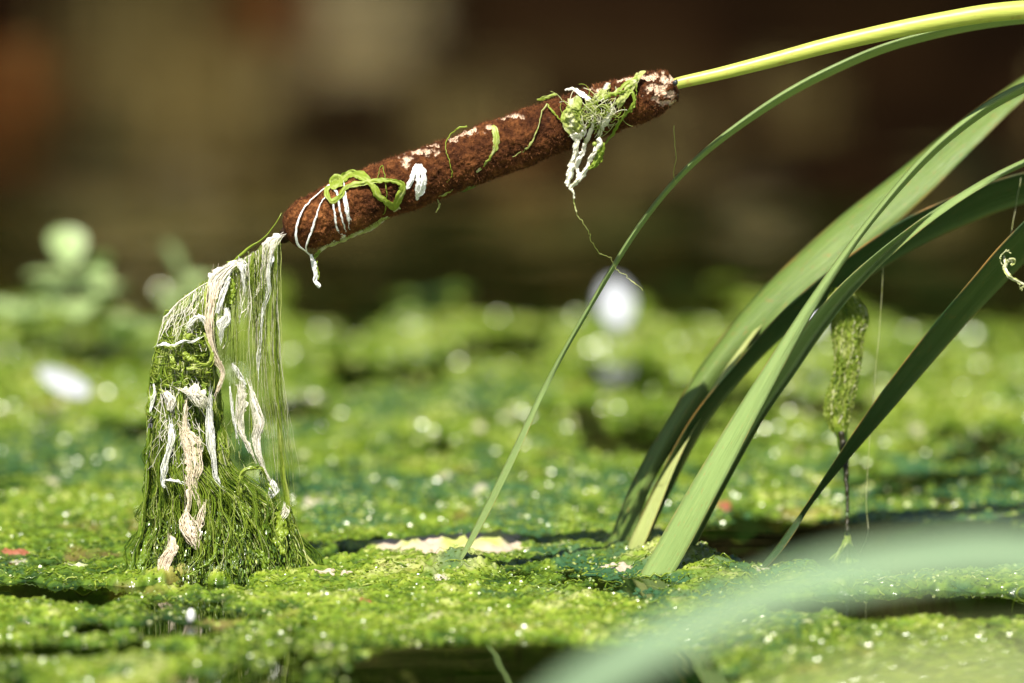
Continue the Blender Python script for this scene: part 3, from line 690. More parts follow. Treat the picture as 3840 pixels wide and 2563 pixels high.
    # fine bleached threads
    mb = MB(); K = 12; ss = np.linspace(-.5, .5, K)
    def pale(N, xa, xb, ya, yb_, am, asd, L0, L1, r0_, r1_):
        x, y_ = rng.uniform(xa, xb, N), rng.uniform(ya, yb_, N); ang = rng.normal(am, asd, N); cur = rng.normal(0, .8, N); L = rng.uniform(L0, L1, N)
        an = ang[:, None] + cur[:, None]*ss
        xx = x[:, None] + (np.cumsum(np.cos(an), 1)/K-.5)*L[:, None]; yy = y_[:, None] + (np.cumsum(np.sin(an), 1)/K-.5)*L[:, None]
        yy = np.maximum(yy, interp(xx, [622, 670, 740, 815, 905, 985, 1052], [1185, 1130, 1080, 1035, 978, 925, 888])+3)
        xx = np.maximum(xx, XL(yy)-5) + 4*noise2(yy/22, x[:, None]*.7, 87)
        dep = -RD(yy)*np.sqrt(np.clip(1-((xx-690)/150)**2, .05, 1))*rng.uniform(1.0, 1.25, N)[:, None]
        tubes(mb, P(xx, yy, dep*.001), rng.uniform(r0_, r1_, (N, 1))*np.ones((1, K)), 4, .5, 4, np.clip(rng.normal(.1, .2, N), 0, .6))
    pale(90, 650, 800, 1450, 1720, 1.5, .45, 40, 140, .00008, .00018)
    pale(14, 600, 720, 1480, 1780, 1.7, .5, 50, 120, .0001, .0002)
    pale(70, 650, 800, 1090, 1240, 2.0, .25, 60, 170, .00008, .00018)
    pale(60, 800, 960, 970, 1250, 1.75, .2, 80, 260, .00008, .0002)
    pale(40, 930, 1040, 930, 1150, 1.62, .12, 80, 240, .0001, .00026)
    o = mb.build('bleached_threads', M_PALE, root); o['kind'] = 'stuff'
    # bleached bands and scraps one can pick out singly (px, py, depth mm, half width px)
    STR = [
     (M_PINK, [(808, 1040, -4, 20), (795, 1120, -8, 17), (785, 1200, -10, 14), (790, 1280, -10, 10), (812, 1350, -9, 15), (835, 1400, -8, 10), (815, 1470, -8, 6)]),
     (M_PALE, [(890, 980, -3, 12), (850, 1010, -4, 24), (815, 1050, -5, 28), (800, 1110, -7, 12)]),
     (M_WHITE, [(862, 1040, -5, 5), (845, 1080, -7, 8), (828, 1130, -9, 9), (815, 1175, -9, 7)]),
     (M_WHITE, [(900, 975, -3, 6), (908, 995, -4, 17), (912, 1020, -4, 6), (920, 1100, -3, 3)]),
     (M_PALE, [(1052, 885, -2, 10), (1020, 905, -4, 26), (1005, 950, -4, 20), (995, 1010, -3, 12), (985, 1060, -3, 9), (960, 1100, -3, 4)]),
     (M_WHITE, [(1018, 960, -5, 10), (1008, 1020, -5, 8), (1005, 1090, -4, 8), (990, 1150, -3, 7), (980, 1200, -3, 4), (978, 1290, -2, 4), (970, 1340, -2, 8), (968, 1390, -2, 3)]),
     (M_WHITE, [(848, 1155, -9, 5), (848, 1185, -10, 16), (838, 1210, -10, 26), (830, 1235, -10, 10), (828, 1280, -9, 4)]),
     (M_WHITE, [(590, 1300, -9, 6), (612, 1292, -11, 8), (650, 1296, -12, 5), (690, 1280, -12, 5), (720, 1285, -11, 4), (748, 1268, -10, 4)]),
     (M_WHITE, [(870, 1365, -3, 5), (890, 1395, -3, 9), (905, 1420, -3, 8), (920, 1445, -3, 5)]),
     (M_PALE, [(902, 1440, -3, 14), (908, 1490, -3, 22), (902, 1560, -3, 17), (905, 1620, -3, 12), (930, 1670, -3, 9), (948, 1710, -3, 5)]),
     (M_PALE, [(938, 1450, -4, 6), (958, 1520, -5, 15), (972, 1580, -5, 20), (962, 1640, -4, 15), (968, 1700, -4, 10), (985, 1750, -3, 5), (1005, 1790, -3, 3)]),
     (M_WHITE, [(862, 1450, -3, 3), (870, 1540, -3, 6), (882, 1600, -3, 4), (888, 1645, -3, 4)]),
     (M_WHITE, [(640, 1590, -13, 5), (645, 1640, -14, 12), (630, 1700, -14, 10), (615, 1760, -15, 9), (610, 1810, -15, 8), (618, 1830, -15, 3)]),
     (M_PINK, [(690, 1610, -14, 14), (715, 1650, -15, 32), (725, 1700, -15, 26), (735, 1760, -16, 22), (720, 1810, -16, 20), (735, 1850, -16, 10), (748, 1890, -17, 5)]),
     (M_PINK, [(700, 1500, -13, 6), (692, 1580, -14, 8), (700, 1660, -15, 10), (706, 1760, -16, 13), (708, 1850, -17, 9), (700, 1920, -18, 6)]),
     (M_WHITE, [(790, 1480, -12, 6), (785, 1560, -12, 12), (790, 1640, -13, 15), (802, 1720, -13, 9), (812, 1790, -13, 8), (826, 1815, -13, 5)]),
     (M_PALE, [(680, 1460, -13, 8), (720, 1475, -14, 20), (750, 1490, -14, 26), (775, 1520, -13, 12)]),
     (M_PALE, [(620, 1470, -12, 10), (640, 1500, -13, 20), (636, 1540, -13, 8)]),
     (M_PALE, [(735, 1440, -13, 6), (728, 1470, -14, 20), (745, 1515, -14, 15), (760, 1530, -13, 5)]),
     (M_PINK, [(700, 1925, -19, 8), (704, 1955, -20, 24), (714, 1995, -21, 32), (724, 2025, -21, 22), (735, 2050, -21, 8)]),
     (M_PINK, [(768, 1885, -18, 5), (758, 1930, -19, 10), (748, 1975, -20, 12), (738, 2005, -20, 6)]),
     (M_PINK, [(640, 2010, -21, 8), (645, 2060, -22, 22), (622, 2100, -23, 24), (610, 2150, -24, 16), (615, 2170, -24, 6)]),
     (M_WHITE, [(1020, 1800, -8, 4), (1025, 1840, -8, 15), (1012, 1868, -8, 8)]),
     (M_PALE, [(1068, 1890, -10, 4), (1072, 1920, -10, 14), (1050, 1960, -10, 8)]),
     (M_WHITE, [(622, 1800, -15, 4), (660, 1805, -16, 6), (695, 1815, -16, 3)]),
     (M_WHITE, [(575, 1440, -6, 3), (580, 1480, -7, 5), (566, 1530, -7, 4), (562, 1545, -7, 3)]),
     (M_WHITE, [(700, 1230, -10, 5), (735, 1190, -9, 10), (760, 1195, -9, 14), (770, 1215, -9, 6)]),
    ]
    for k, (m, c) in enumerate(STR):
        r = cr(c, 16 + 9*len(c)); mb = MB()
        sheet(mb, r[:, 0], r[:, 1], r[:, 2]-.6, r[:, 3]*.80, 3.3*k, .00045, .65, rng.choice([0, .05, .15]), 13 if r[:, 3].max() > 12 else 7, .22, tvar=.15)
        n_ = len(r); nf = int(3 + r[:, 3].max()*.9)          # the band is a bundle of fine fibres lying side by side
        g = np.linspace(-.12, 1.12, n_); ext = np.stack([np.interp(g, np.linspace(0, 1, n_), r[:, j]) for j in range(4)], -1)
        d0, d1 = r[1]-r[0], r[-1]-r[-2]; ext[:, :2] += np.where((g < 0)[:, None], d0[None, :2]*(g*n_)[:, None], 0) + np.where((g > 1)[:, None], d1[None, :2]*((g-1)*n_)[:, None], 0)
        for f in range(nf):
            a0 = int(rng.integers(0, n_//3)); a1 = n_ - int(rng.integers(0, n_//3))
            q_ = ext[a0:a1].copy(); o_ = rng.uniform(-1.0, 1.0); q_[:, 0] += (o_ + .25*noise2(np.arange(len(q_))*.10, np.zeros(len(q_))+f+k, 3))*(q_[:, 3]+2); q_[:, 2] -= 1.0 + rng.random()
            p_ = wob(P(q_[:, 0], q_[:, 1], q_[:, 2]*.001), .0004, .16, 40+7*k+f)
            tubes(mb, p_, rng.uniform(.00008, .00022)*(1-.7*np.linspace(-1, 1, len(p_))**4), 4, .6, 3, [rng.choice([0, 0, .1, .35])])
        mb.build('bleached_band', m, root)
    # green bands: arch and cords
    for c, tn in (([(905, 1890, -12, 10), (898, 1830, -13, 8), (905, 1780, -13, 8), (930, 1760, -13, 7), (975, 1755, -12, 7), (990, 1775, -11, 6), (1000, 1800, -10, 4)], .72),
                  ([(700, 1385, -14, 7), (745, 1375, -14, 10), (785, 1365, -13, 10), (795, 1330, -12, 7), (780, 1290, -11, 6), (765, 1250, -10, 4)], .74),
                  ([(905, 1890, -14, 8), (912, 1940, -16, 7), (925, 1980, -17, 8), (905, 2010, -18, 7), (870, 2000, -18, 4)], .62),
                  ([(1040, 1920, -11, 12), (1055, 1970, -12, 22), (1050, 2030, -14, 20), (1060, 2080, -16, 10)], .68),
                  ([(560, 1590, -3, 5), (556, 1680, -3, 7), (552, 1780, -4, 7), (540, 1900, -5, 8), (525, 2010, -7, 10), (505, 2100, -9, 12), (480, 2160, -12, 12)], .50),
                  ([(575, 1460, -5, 6), (568, 1510, -6, 12), (566, 1545, -6, 12), (580, 1570, -7, 6)], .58),
                  ([(780, 1060, -5, 3), (770, 1110, -7, 6), (775, 1180, -9, 5), (785, 1260, -10, 4)], .78),
                  ([(700, 2160, -26, 5), (760, 2130, -26, 8), (800, 2090, -24, 7), (810, 2040, -22, 5)], .55),
                  ([(690, 1320, -13, 8), (705, 1345, -14, 15), (725, 1350, -14, 9)], .74), ([(720, 1255, -11, 6), (700, 1265, -12, 16), (690, 1290, -12, 9)], .72),
                  ([(640, 1330, -12, 5), (650, 1365, -13, 12), (670, 1390, -13, 6)], .70), ([(720, 1340, -14, 5), (740, 1362, -14, 9), (760, 1372, -13, 4)], .76),
                  ([(760, 1440, -13, 5), (770, 1475, -13, 12), (800, 1500, -11, 8)], .55), ([(860, 1030, -3, 5), (875, 1080, -4, 12), (865, 1140, -5, 8)], .66), ([(950, 960, -3, 6), (945, 1020, -3, 13), (935, 1070, -3, 6)], .60),
                  ([(560, 1990, -8, 6), (548, 2060, -10, 14), (530, 2130, -14, 16), (520, 2170, -16, 10)], .50), ([(850, 2060, -22, 8), (880, 2100, -23, 18), (870, 2150, -25, 12)], .42), ([(960, 2060, -21, 8), (990, 2100, -22, 16), (1000, 2150, -23, 10)], .50)):
        n_ = 40; r = cr(c, n_); mb = MB()
        sheet(mb, r[:, 0], r[:, 1], r[:, 2]-.8, r[:, 3], c[0][0]*.37, .0009, .3, tn, 9)
        p_ = P(r[:, 0]+2, r[:, 1], (r[:, 2]-.4)*.001); tubes(mb, wob(p_, .0006, .5, int(c[0][0]) % 97), r[:, 3]*PXM*.55*(1 + .5*noise2(np.arange(n_)*.5, np.zeros(n_)+c[0][0], 4)), 6, .5, 5, [tn-.06]); mb.build('green_band', M_ALG, root)
    p_, _ = img([(1056, 800, 1), (1030, 845, 0), (990, 895, 0), (930, 935, 0), (880, 975, 0), (850, 985, 0)], 50); mb = MB()
    tubes(mb, wob(p_, .0003, .25, 4), interp(np.arange(50), [0, 15, 35, 50], [.0002, .0004, .0006, .0003]), 6, .6, 3, [.68]); mb.build('green_band', M_ALG, root)
    # wet flakes added at the foot so their water film glints
    N = 1500; yy = 1880 + 310*rng.random(N)**.5; q = rng.random(N); xl, xr = XL(yy), interp(yy, [1880, 2190], [1080, 1180]); xx = xl + (xr-xl)*q
    dep = -RD(yy)*np.sqrt(np.clip(1-(2*q-1)**2, .05, 1))*rng.uniform(.9, 1.2, N); c = P(xx, yy, dep*.001)
    nr = np.stack([(2*q-1)*.9, -np.ones(N), np.full(N, .55)], -1) + rng.normal(0, .42, (N, 3)); nr /= np.linalg.norm(nr, axis=1, keepdims=True)
    a = np.cross(nr, [0, 0, 1.]); a /= np.linalg.norm(a, axis=1, keepdims=True); b = np.cross(nr, a); sz = rng.uniform(.00018, .0004, N)
    u, v = np.meshgrid([-1, 0, 1], [-1, 0, 1]); u, v = u.ravel(), v.ravel(); k_ = np.where((u != 0) & (v != 0), .74, 1.0)
    V = c[:, None] + sz[:, None, None]*(a[:, None]*(u*k_)[None, :, None] + b[:, None]*(v*k_)[None, :, None]*2.6 - nr[:, None]*.12*(u*u+v*v)[None, :, None])
    mb = MB(); mb.add(V.reshape(-1, 3), (grid_faces(3, 3, False)[None] + (np.arange(N)*9)[:, None, None]).reshape(-1, 4), np.repeat(np.clip(rng.normal(.38, .15, N), .05, .8), 9))
    o = mb.build('foot_glints', M_GLINT, root); o['kind'] = 'stuff'
    tag(root, 'tall curtain of wet green and bleached algae drawn from the cattail tip to the water', 'algae')
curtain()

fly = empty('fly', P(565, 1588, -.0095))
m, n, out = mat('fly_black'); surf(n, out, (.006, .006, .007), .3, .5)
th, ph = np.meshgrid(np.linspace(0, 2*math.pi, 10, endpoint=False), np.linspace(0, math.pi, 8)); ell = np.stack([np.sin(ph)*np.cos(th), np.sin(ph)*np.sin(th), np.cos(ph)], -1).reshape(-1, 3)
for nm, px_, py_, sz in (('abdomen', 563, 1596, (.0005, .0005, .0009)), ('thorax', 566, 1583, (.0005, .0005, .0006)), ('head', 568, 1575, (.0004, .0004, .0003))):
    mb = MB(); mb.add(ell*np.array(sz) + P(px_, py_, -.0100), grid_faces(8, 10)); mb.build(nm, m, fly)
m, n, out = mat('fly_wing'); surf(n, out, (.10, .10, .10), .2, .5)
for sx in (-1, 1):
    mb = MB(); mb.add(ell*np.array((.00035, .00008, .0011)) + P(564 + 5*sx, 1598, -.0105), grid_faces(8, 10)); mb.build('wing', m, fly)
tag(fly, 'tiny black fly clinging to the outer edge of the algae curtain', 'fly')

# ---------------------------------------------------------------- scraps of algae on the seed head
def on_spike(px, py, lift=0.0):
    """depth (mm) of the seed head's near surface at a photo pixel"""
    ax = cr(AX, 200); d2 = (ax[:, 0][None]-np.atleast_1d(px)[:, None])**2 + (ax[:, 1][None]-np.atleast_1d(py)[:, None])**2
    d = np.sqrt(d2.min(1)); r = 103.
    return -(np.sqrt(np.clip(r*r - d*d, 0, None))*PXM*1000 + lift)
def band(name, ctrl, m, label, cat, tints=.5, parent=None, n=60, flat=.35, wobble=.0004, lift=.5, onsp=True, S=8, twist=5, rn=.35):
    """wide bands become crumpled sheets, thin ones threads; depth follows the seed head unless given"""
    c = np.asarray(ctrl, float); r = cr(c[:, :2], n); hw = cr(np.c_[c[:, :2], c[:, -1]], n)[:, 2]
    mb = MB(); sd_ = c[0, 0]*.173 + c[0, 1]*.071
    if onsp:
        f = lambda x, y: on_spike(x.ravel(), y.ravel(), lift).reshape(x.shape)
        Y = f(r[:, 0], r[:, 1]); k = np.ones(5)/5; Y = np.convolve(np.pad(Y, 2, 'edge'), k, 'valid')
    else:
        Y = cr(np.c_[c[:, :2], c[:, 2]], n)[:, 2]; f = Y
    if hw.max() >= 6:
        px, py = r[:, 0] + 2*noise2(np.arange(n)*.4, np.zeros(n)+sd_, 3), r[:, 1] + 2*noise2(np.arange(n)*.4, np.zeros(n)+sd_+5, 3)
        px, py = np.repeat(px, 1), np.repeat(py, 1)
        sheet(mb, px, py, f, hw*(1 + rn*.6*noise2(np.arange(n)*.5, np.zeros(n)+sd_, 4)), sd_, .0004 if onsp else .0009, .25, tints, 9, .7, tvar=.10)
        p_ = P(px, py, (Y+.2)*.001)
    else:
        p_ = wob(P(r[:, 0], r[:, 1], Y*.001), wobble, .6, int(abs(c[0, 0])) % 89)
        tubes(mb, p_, hw*PXM*(1 + rn*noise2(np.arange(n)*.55, np.zeros(n)+c[0, 1]*.1, 3)), S, max(flat, .5), twist, [tints])
    o = mb.build(name, m, parent, origin=None if parent is not None else p_[0])
    if label: tag(o, label, cat)
    return o
band('algae_ribbon', [(1275, 700, 10), (1270, 670, 14), (1250, 680, 16), (1255, 700, 12), (1285, 672, 13), (1310, 650, 16), (1340, 655, 17), (1370, 668, 15), (1395, 692, 12), (1412, 720, 14), (1430, 745, 12), (1460, 768, 11), (1480, 775, 12), (1495, 745, 14), (1510, 712, 14), (1505, 690, 12), (1470, 677, 8), (1430, 678, 9), (1395, 682, 8), (1340, 690, 10), (1300, 700, 9), (1275, 735, 9), (1250, 755, 9), (1232, 745, 8), (1224, 720, 8), (1232, 700, 8), (1250, 690, 8)],
     M_DRY, 'bright green flat algae ribbon looped in an eight over the seed head', 'algae', .72, n=170, lift=1.2)
TH = [([(1232, 696, 3), (1200, 720, 4), (1150, 770, 4.5), (1120, 820, 5), (1110, 880, 5), (1120, 920, 4.5), (1150, 945, 3.5), (1170, 965, 3)], 'long white thread bowed round the blunt free end of the seed head'),
      ([(1222, 735, 3), (1200, 770, 4), (1180, 830, 4.5), (1160, 890, 5), (1148, 925, 5), (1150, 945, 3)], 'short white thread slanting down just behind the bowed one'),
      ([(1232, 696, 4), (1250, 705, 5), (1268, 735, 5), (1272, 780, 5), (1285, 825, 4.5), (1298, 870, 4)], 'white thread running down from the small loop of the green ribbon'),
      ([(1248, 762, 4), (1255, 800, 4), (1262, 850, 4), (1275, 875, 4.5), (1295, 882, 4)], 'pale thread below the small loop of the green ribbon'),
      ([(1288, 725, 6), (1296, 770, 6), (1306, 815, 7), (1314, 840, 9), (1312, 858, 5), (1325, 865, 4)], 'thicker white strip hanging below the crossing of the green ribbon'),
      ([(1288, 680, 2), (1296, 730, 2.5), (1306, 780, 2.5), (1310, 830, 2)], 'thin white thread beside the thicker white strip')]
for c, lab in TH:
    band('algae_thread', c, M_WHITE, lab, 'algae', 0, n=40, wobble=.0002, lift=.5, flat=.6, S=6, rn=.2)
# bleached strip with three tongues
r0 = empty('bleached_strip', P(1570, 680, -.011))
for c in ([(1565, 618, 8), (1555, 640, 12), (1545, 670, 9), (1530, 700, 8), (1526, 710, 3)], [(1562, 618, 8), (1568, 660, 9), (1566, 690, 7), (1565, 720, 8), (1570, 735, 4)], [(1575, 616, 8), (1585, 645, 11), (1588, 680, 11), (1580, 715, 13), (1566, 740, 8), (1562, 752, 3)]):
    band('tongue', c, M_WHITE, None, None, 0, r0, n=30, lift=.6, flat=.3)
tag(r0, 'white papery strip split into tongues stuck on the seed head', 'algae')
# pale strand along the lower side, gathered to a drip
r0 = empty('algae_drip', P(1200, 960, -.006))
band('strand', [(1500, 780, 8), (1450, 815, 8), (1390, 855, 9), (1330, 880, 9), (1290, 895, 10), (1255, 912, 9), (1215, 930, 7), (1195, 945, 7)], M_DRY, None, None, .88, r0, n=60, lift=.6)
band('strand', [(1300, 880, 5), (1270, 895, 6), (1250, 905, 4)], M_WHITE, None, None, 0, r0, n=20)
band('strand', [(1200, 940, -4, 7), (1185, 960, -4, 8), (1178, 975, -4, 7)], M_DRY, None, None, .6, r0, n=20, onsp=False)
band('drip_end', [(1165, 955, -4, 4), (1176, 985, -4, 8), (1180, 1010, -4, 9), (1186, 1035, -4, 8), (1182, 1055, -4, 7), (1195, 1070, -4, 7), (1202, 1078, -4, 4)], M_WHITE, None, None, 0, r0, n=40, onsp=False, wobble=.0005)
band('strand', [(1186, 980, -4, 4), (1190, 1010, -4, 4), (1196, 1030, -4, 3), (1192, 1050, -4, 2)], M_DRY, None, None, .7, r0, n=24, onsp=False)
tag(r0, 'pale strand along the seed head underside ending in a white hanging drip', 'algae')
band('algae_scrap', [(1848, 472, 6), (1856, 490, 12), (1862, 520, 14), (1860, 545, 12), (1855, 565, 6), (1840, 590, 5), (1810, 625, 5), (1770, 660, 4), (1720, 700, 4), (1680, 725, 4), (1645, 742, 3)], M_DRY, 'pale green scrap with a trailing tail at the middle of the seed head', 'algae', .80, n=70)
band('algae_thread', [(1750, 474, 3), (1712, 485, 3), (1680, 520, 3), (1672, 560, 3), (1690, 620, 3), (1695, 660, 3), (1675, 685, 3)], M_DRY, 'thin green thread curving across the seed head above the bare patches', 'algae', .70, n=50, wobble=.0003)
band('algae_thread', [(2052, 392, 3), (2030, 430, 3), (2018, 480, 3), (1990, 540, 4), (1950, 575, 3), (1920, 590, 2)], M_DRY, 'fine pale forked thread left of the big algae tangle', 'algae', .84, n=40, wobble=.0004)
band('algae_thread', [(2052, 392, 3), (2070, 415, 4), (2085, 432, 4), (2105, 455, 3)], M_DRY, 'short green thread running into the big algae tangle', 'algae', .72, n=24)
band('algae_thread', [(1412, 690, 2), (1420, 650, 2), (1432, 620, 2.5), (1440, 640, 2.5), (1446, 690, 2.5), (1450, 740, 2.5), (1445, 790, 3), (1430, 820, 2)], M_DRY, 'thin olive thread peaked through the wide loop of the green ribbon', 'algae', .62, n=50, wobble=.0003)
band('algae_scrap', [(1695, 718, 3), (1720, 712, 9), (1750, 704, 11), (1780, 695, 9), (1794, 688, 3)], M_ALG, 'small dark green scrap under the middle of the seed head', 'algae', .3, n=24, lift=-1)
band('algae_thread', [(1638, 748, -4, 3), (1650, 765, -4, 3), (1642, 785, -4, 3), (1636, 800, -4, 2)], M_DRY, 'tiny pale curl dangling below the seed head', 'algae', .85, n=24, onsp=False)
band('algae_scrap', [(2015, 375, 3), (2040, 368, 6), (2070, 360, 5), (2090, 352, 3)], M_DRY, 'flat green sliver on the crest of the seed head', 'algae', .72, n=20)

def crumple(name, poly, m, tint, parent, lift=1.0, amp=.0012, seed=0, depth=None, n=26):
    """a crumpled little sheet with an uneven outline; poly: list of (px,py) round its rim"""
    pl = cr(np.array(poly + [poly[0]], float), 49)[:-1]; c = pl.mean(0)
    f = np.linspace(0.02, 1, n)[:, None, None]
    q = c + (pl-c)[None]*f                                  # (n,48,2)
    q = q + (np.stack([noise2(pl[:, 0]*.13+seed, pl[:, 1]*.13, 2), noise2(pl[:, 0]*.13+5, pl[:, 1]*.13+seed, 3)], -1)*5)[None]*f
    Y = (on_spike(q[..., 0].ravel(), q[..., 1].ravel(), lift) if depth is None else np.full(q[..., 0].size, depth)).reshape(q.shape[:2])
    h = amp*(noise2(q[..., 0]/22+seed, q[..., 1]/22, 11) + .7*noise2(q[..., 0]/9+seed, q[..., 1]/9, 12) + .4*noise2(q[..., 0]/4, q[..., 1]/4, 13))
    Fp = P(q[..., 0], q[..., 1], Y*.001 + h); Bp = P(q[..., 0], q[..., 1], Y*.001 + h + .0003)
    mb = MB(); t = tint + .12*noise2(q[..., 0]/18, q[..., 1]/18, 14) 
    mb.add(Fp.reshape(-1, 3), grid_faces(n, 48), t.ravel()); mb.add(Bp.reshape(-1, 3), grid_faces(n, 48)[:, ::-1], t.ravel())
    return mb.build(name, m, parent)
r0 = empty('algae_tangle', P(2200, 470, -.011))
crumple('leafy_piece', [(2132, 372), (2165, 362), (2185, 385), (2178, 420), (2190, 450), (2196, 480), (2180, 520), (2150, 522), (2125, 495), (2108, 460), (2105, 430), (2125, 400)], M_DRY, .82, r0, 2.0, seed=1)
crumple('leafy_piece', [(2196, 388), (2220, 370), (2240, 345), (2285, 310), (2278, 345), (2255, 375), (2225, 395), (2205, 400)], M_DRY, .95, r0, 2.0, .0008, seed=2)
crumple('leafy_piece', [(2385, 275), (2420, 268), (2400, 300), (2370, 345), (2345, 375), (2330, 400), (2315, 405), (2312, 375), (2340, 340), (2365, 305)], M_DRY, .80, r0, 2.2, .0007, seed=3)
crumple('leafy_piece', [(2135, 505), (2180, 495), (2196, 470), (2200, 500), (2175, 525), (2150, 528)], M_PALE, .1, r0, 2.6, .0012, seed=4)
for c, m, t in (([(2120, 338, 3), (2150, 335, 6), (2175, 350, 9), (2195, 362, 8), (2215, 380, 7), (2230, 385, 4)], M_PALE, .1),
                ([(2190, 395, 5), (2230, 385, 6), (2270, 362, 7), (2310, 345, 6), (2350, 312, 6), (2390, 290, 4)], M_DRY, .72),
                ([(2250, 380, 4), (2290, 360, 5), (2330, 350, 5), (2360, 330, 4), (2375, 310, 3)], M_DRY, .62),
                ([(2350, 330, 4), (2372, 350, 6), (2378, 380, 6), (2368, 405, 6), (2350, 425, 6), (2330, 450, 5), (2312, 475, 5), (2300, 500, 5), (2285, 520, 4), (2270, 540, 3)], M_DRY, .60),
                ([(2390, 300, 3), (2385, 345, 3), (2380, 390, 3), (2365, 420, 3)], M_DRY, .62),
                ([(2300, 395, 6), (2290, 420, 10), (2278, 445, 12), (2262, 470, 10), (2250, 500, 8), (2242, 520, 7)], M_PALE, .25),
                ([(2230, 450, 4), (2222, 475, 6), (2208, 510, 7), (2195, 540, 7)], M_PALE, .15)):
    band('strand', c, m, None, None, t, r0, n=50, lift=2.2, flat=.45, wobble=.0006)
def D(c, m, t, w=.0007, n=46): band('dangling_strand', [(a, b, d, h) for a, b, d, h in c], m, None, None, t, r0, n=n, onsp=False, flat=.5, wobble=w, rn=.5)
D([(2165, 522, -12, 10), (2160, 550, -12, 13), (2158, 580, -11, 11), (2145, 610, -11, 11), (2140, 640, -11, 14), (2132, 670, -11, 11), (2128, 700, -11, 8)], M_PALE, .2)
D([(2195, 540, -13, 6), (2185, 570, -12, 8), (2172, 600, -12, 7), (2164, 630, -11, 7), (2170, 655, -11, 9), (2172, 672, -11, 6)], M_PALE, .1)
D([(2242, 520, -13, 8), (2252, 540, -13, 13), (2240, 560, -12, 11), (2222, 585, -12, 7), (2208, 610, -12, 7), (2198, 635, -12, 8), (2180, 660, -11, 9), (2165, 680, -11, 8)], M_PALE, .15)
D([(2258, 535, -13, 8), (2256, 565, -13, 12), (2245, 595, -12, 13), (2228, 620, -12, 10), (2208, 635, -12, 5)], M_DRY, .62)
D([(2172, 672, -11, 8), (2155, 690, -11, 9), (2140, 705, -11, 8), (2150, 725, -11, 4), (2152, 745, -11, 3)], M_PALE, .3)
D([(2150, 720, -11, 3), (2154, 760, -10, 2.5), (2160, 790, -10, 2.5), (2195, 850, -8, 2.2), (2215, 890, -4, 2), (2225, 920, 0, 2), (2240, 945, 4, 2.2), (2280, 960, 8, 2), (2300, 985, 9, 2), (2310, 1005, 9, 2), (2345, 1035, 9, 1.6), (2380, 1060, 8, 1.5), (2410, 1090, 8, 1.2)], M_DRY, .85, .0006, 90)
N = 150; K = 12; c0 = rng.normal([2235, 425], [38, 22], (N, 2)); ss = np.linspace(-.5, .5, K)
an = rng.uniform(0, 6.28, N)[:, None] + rng.normal(0, 3, N)[:, None]*ss; L = rng.uniform(30, 90, N)[:, None]
xx = c0[:, :1] + np.cumsum(np.cos(an), 1)/K*L; yy = c0[:, 1:] + np.cumsum(np.sin(an), 1)/K*L
dd = on_spike(xx.ravel(), yy.ravel(), 1.5).reshape(xx.shape) - rng.uniform(0, 1.5, (N, 1))
mb = MB(); tubes(mb, P(xx, yy, dd*.001), rng.uniform(.00010, .0002, (N, 1)), 4, 1, 0, rng.uniform(.62, 1.0, N))
o = mb.build('fine_threads', M_DRY, r0); o['kind'] = 'stuff'
th, ph = np.meshgrid(np.linspace(0, 2*math.pi, 14, endpoint=False), np.linspace(0, math.pi, 10))
SPH = np.stack([np.sin(ph)*np.cos(th), np.sin(ph)*np.sin(th), np.cos(ph)], -1).reshape(-1, 3)
mb = MB(); mb.add(P(2230, 541, -.015) + .00095*SPH, grid_faces(10, 14), .78); mb.build('bubble', M_ALG, r0)
tag(r0, 'crumpled green and cream algae tangle draped over the stem end of the seed head', 'algae')

# ---------------------------------------------------------------- algae hanging from the leaves on the right
r0 = empty('hanging_algae', P(3170, 2090, .044))
K, S = 90, 28
c, r = img([(3150, 1080, 70, 26), (3165, 1130, 70, 56), (3185, 1190, 70, 66), (3180, 1250, 69, 58), (3182, 1330, 68, 47), (3170, 1420, 67, 46), (3150, 1500, 66, 50), (3140, 1560, 65, 46), (3148, 1610, 64, 34), (3160, 1650, 63, 20), (3168, 1720, 60, 14), (3174, 1800, 56, 9), (3178, 1900, 50, 7), (3176, 1985, 44, 9)], K)
th = np.linspace(0, 2*math.pi, S, endpoint=False)
off = np.stack([np.cos(th), .45*np.sin(th), 0*th], -1)
V = c[:, None] + (r[:, :1]*PXM)[:, :, None]*off[None]
q = V.reshape(-1, 3); nz = noise(*(q*np.array([420, 420, 130])).T, s=31) + .6*noise(*(q*np.array([900, 900, 260])).T, s=32)
V = q + (np.broadcast_to(off[None], V.shape).reshape(-1, 3))*(.0016*nz*np.repeat(np.clip(r[:, 0]/45, .15, 1), S))[:, None]
mb = MB(); mb.add(V, grid_faces(K, S), np.clip(.68 + .20*nz - .66*sstep(1570, 1680, np.repeat(Q(c)[1], S)), .1, .9))
mb.build('clump', M_DRY, r0)
N, K = 420, 12
t0 = rng.uniform(0, .5, N); L = rng.uniform(.03, .12, N); tt_ = np.clip(t0[:, None] + L[:, None]*np.linspace(0, 1, K), 0, .98)
idx = tt_*89; cc = np.stack([interp(idx, np.arange(90), c[:, j]) for j in range(3)], -1); rr = interp(idx, np.arange(90), r[:, 0])*PXM
a = rng.uniform(math.pi*.85, 2.15*math.pi, N)[:, None] + rng.normal(0, .25, (N, 1))*np.linspace(0, 1, K)
pts = cc + (rr*1.08)[..., None]*np.stack([np.cos(a), .5*np.sin(a), 0*a], -1) + rng.normal(0, .0003, (N, K, 3))
mb = MB(); tubes(mb, pts, rng.uniform(.00014, .0004, (N, 1)), 4, .6, 3, np.clip(rng.normal(.66, .15, N), .25, .95))
o = mb.build('threads', M_DRY, r0); o['kind'] = 'stuff'
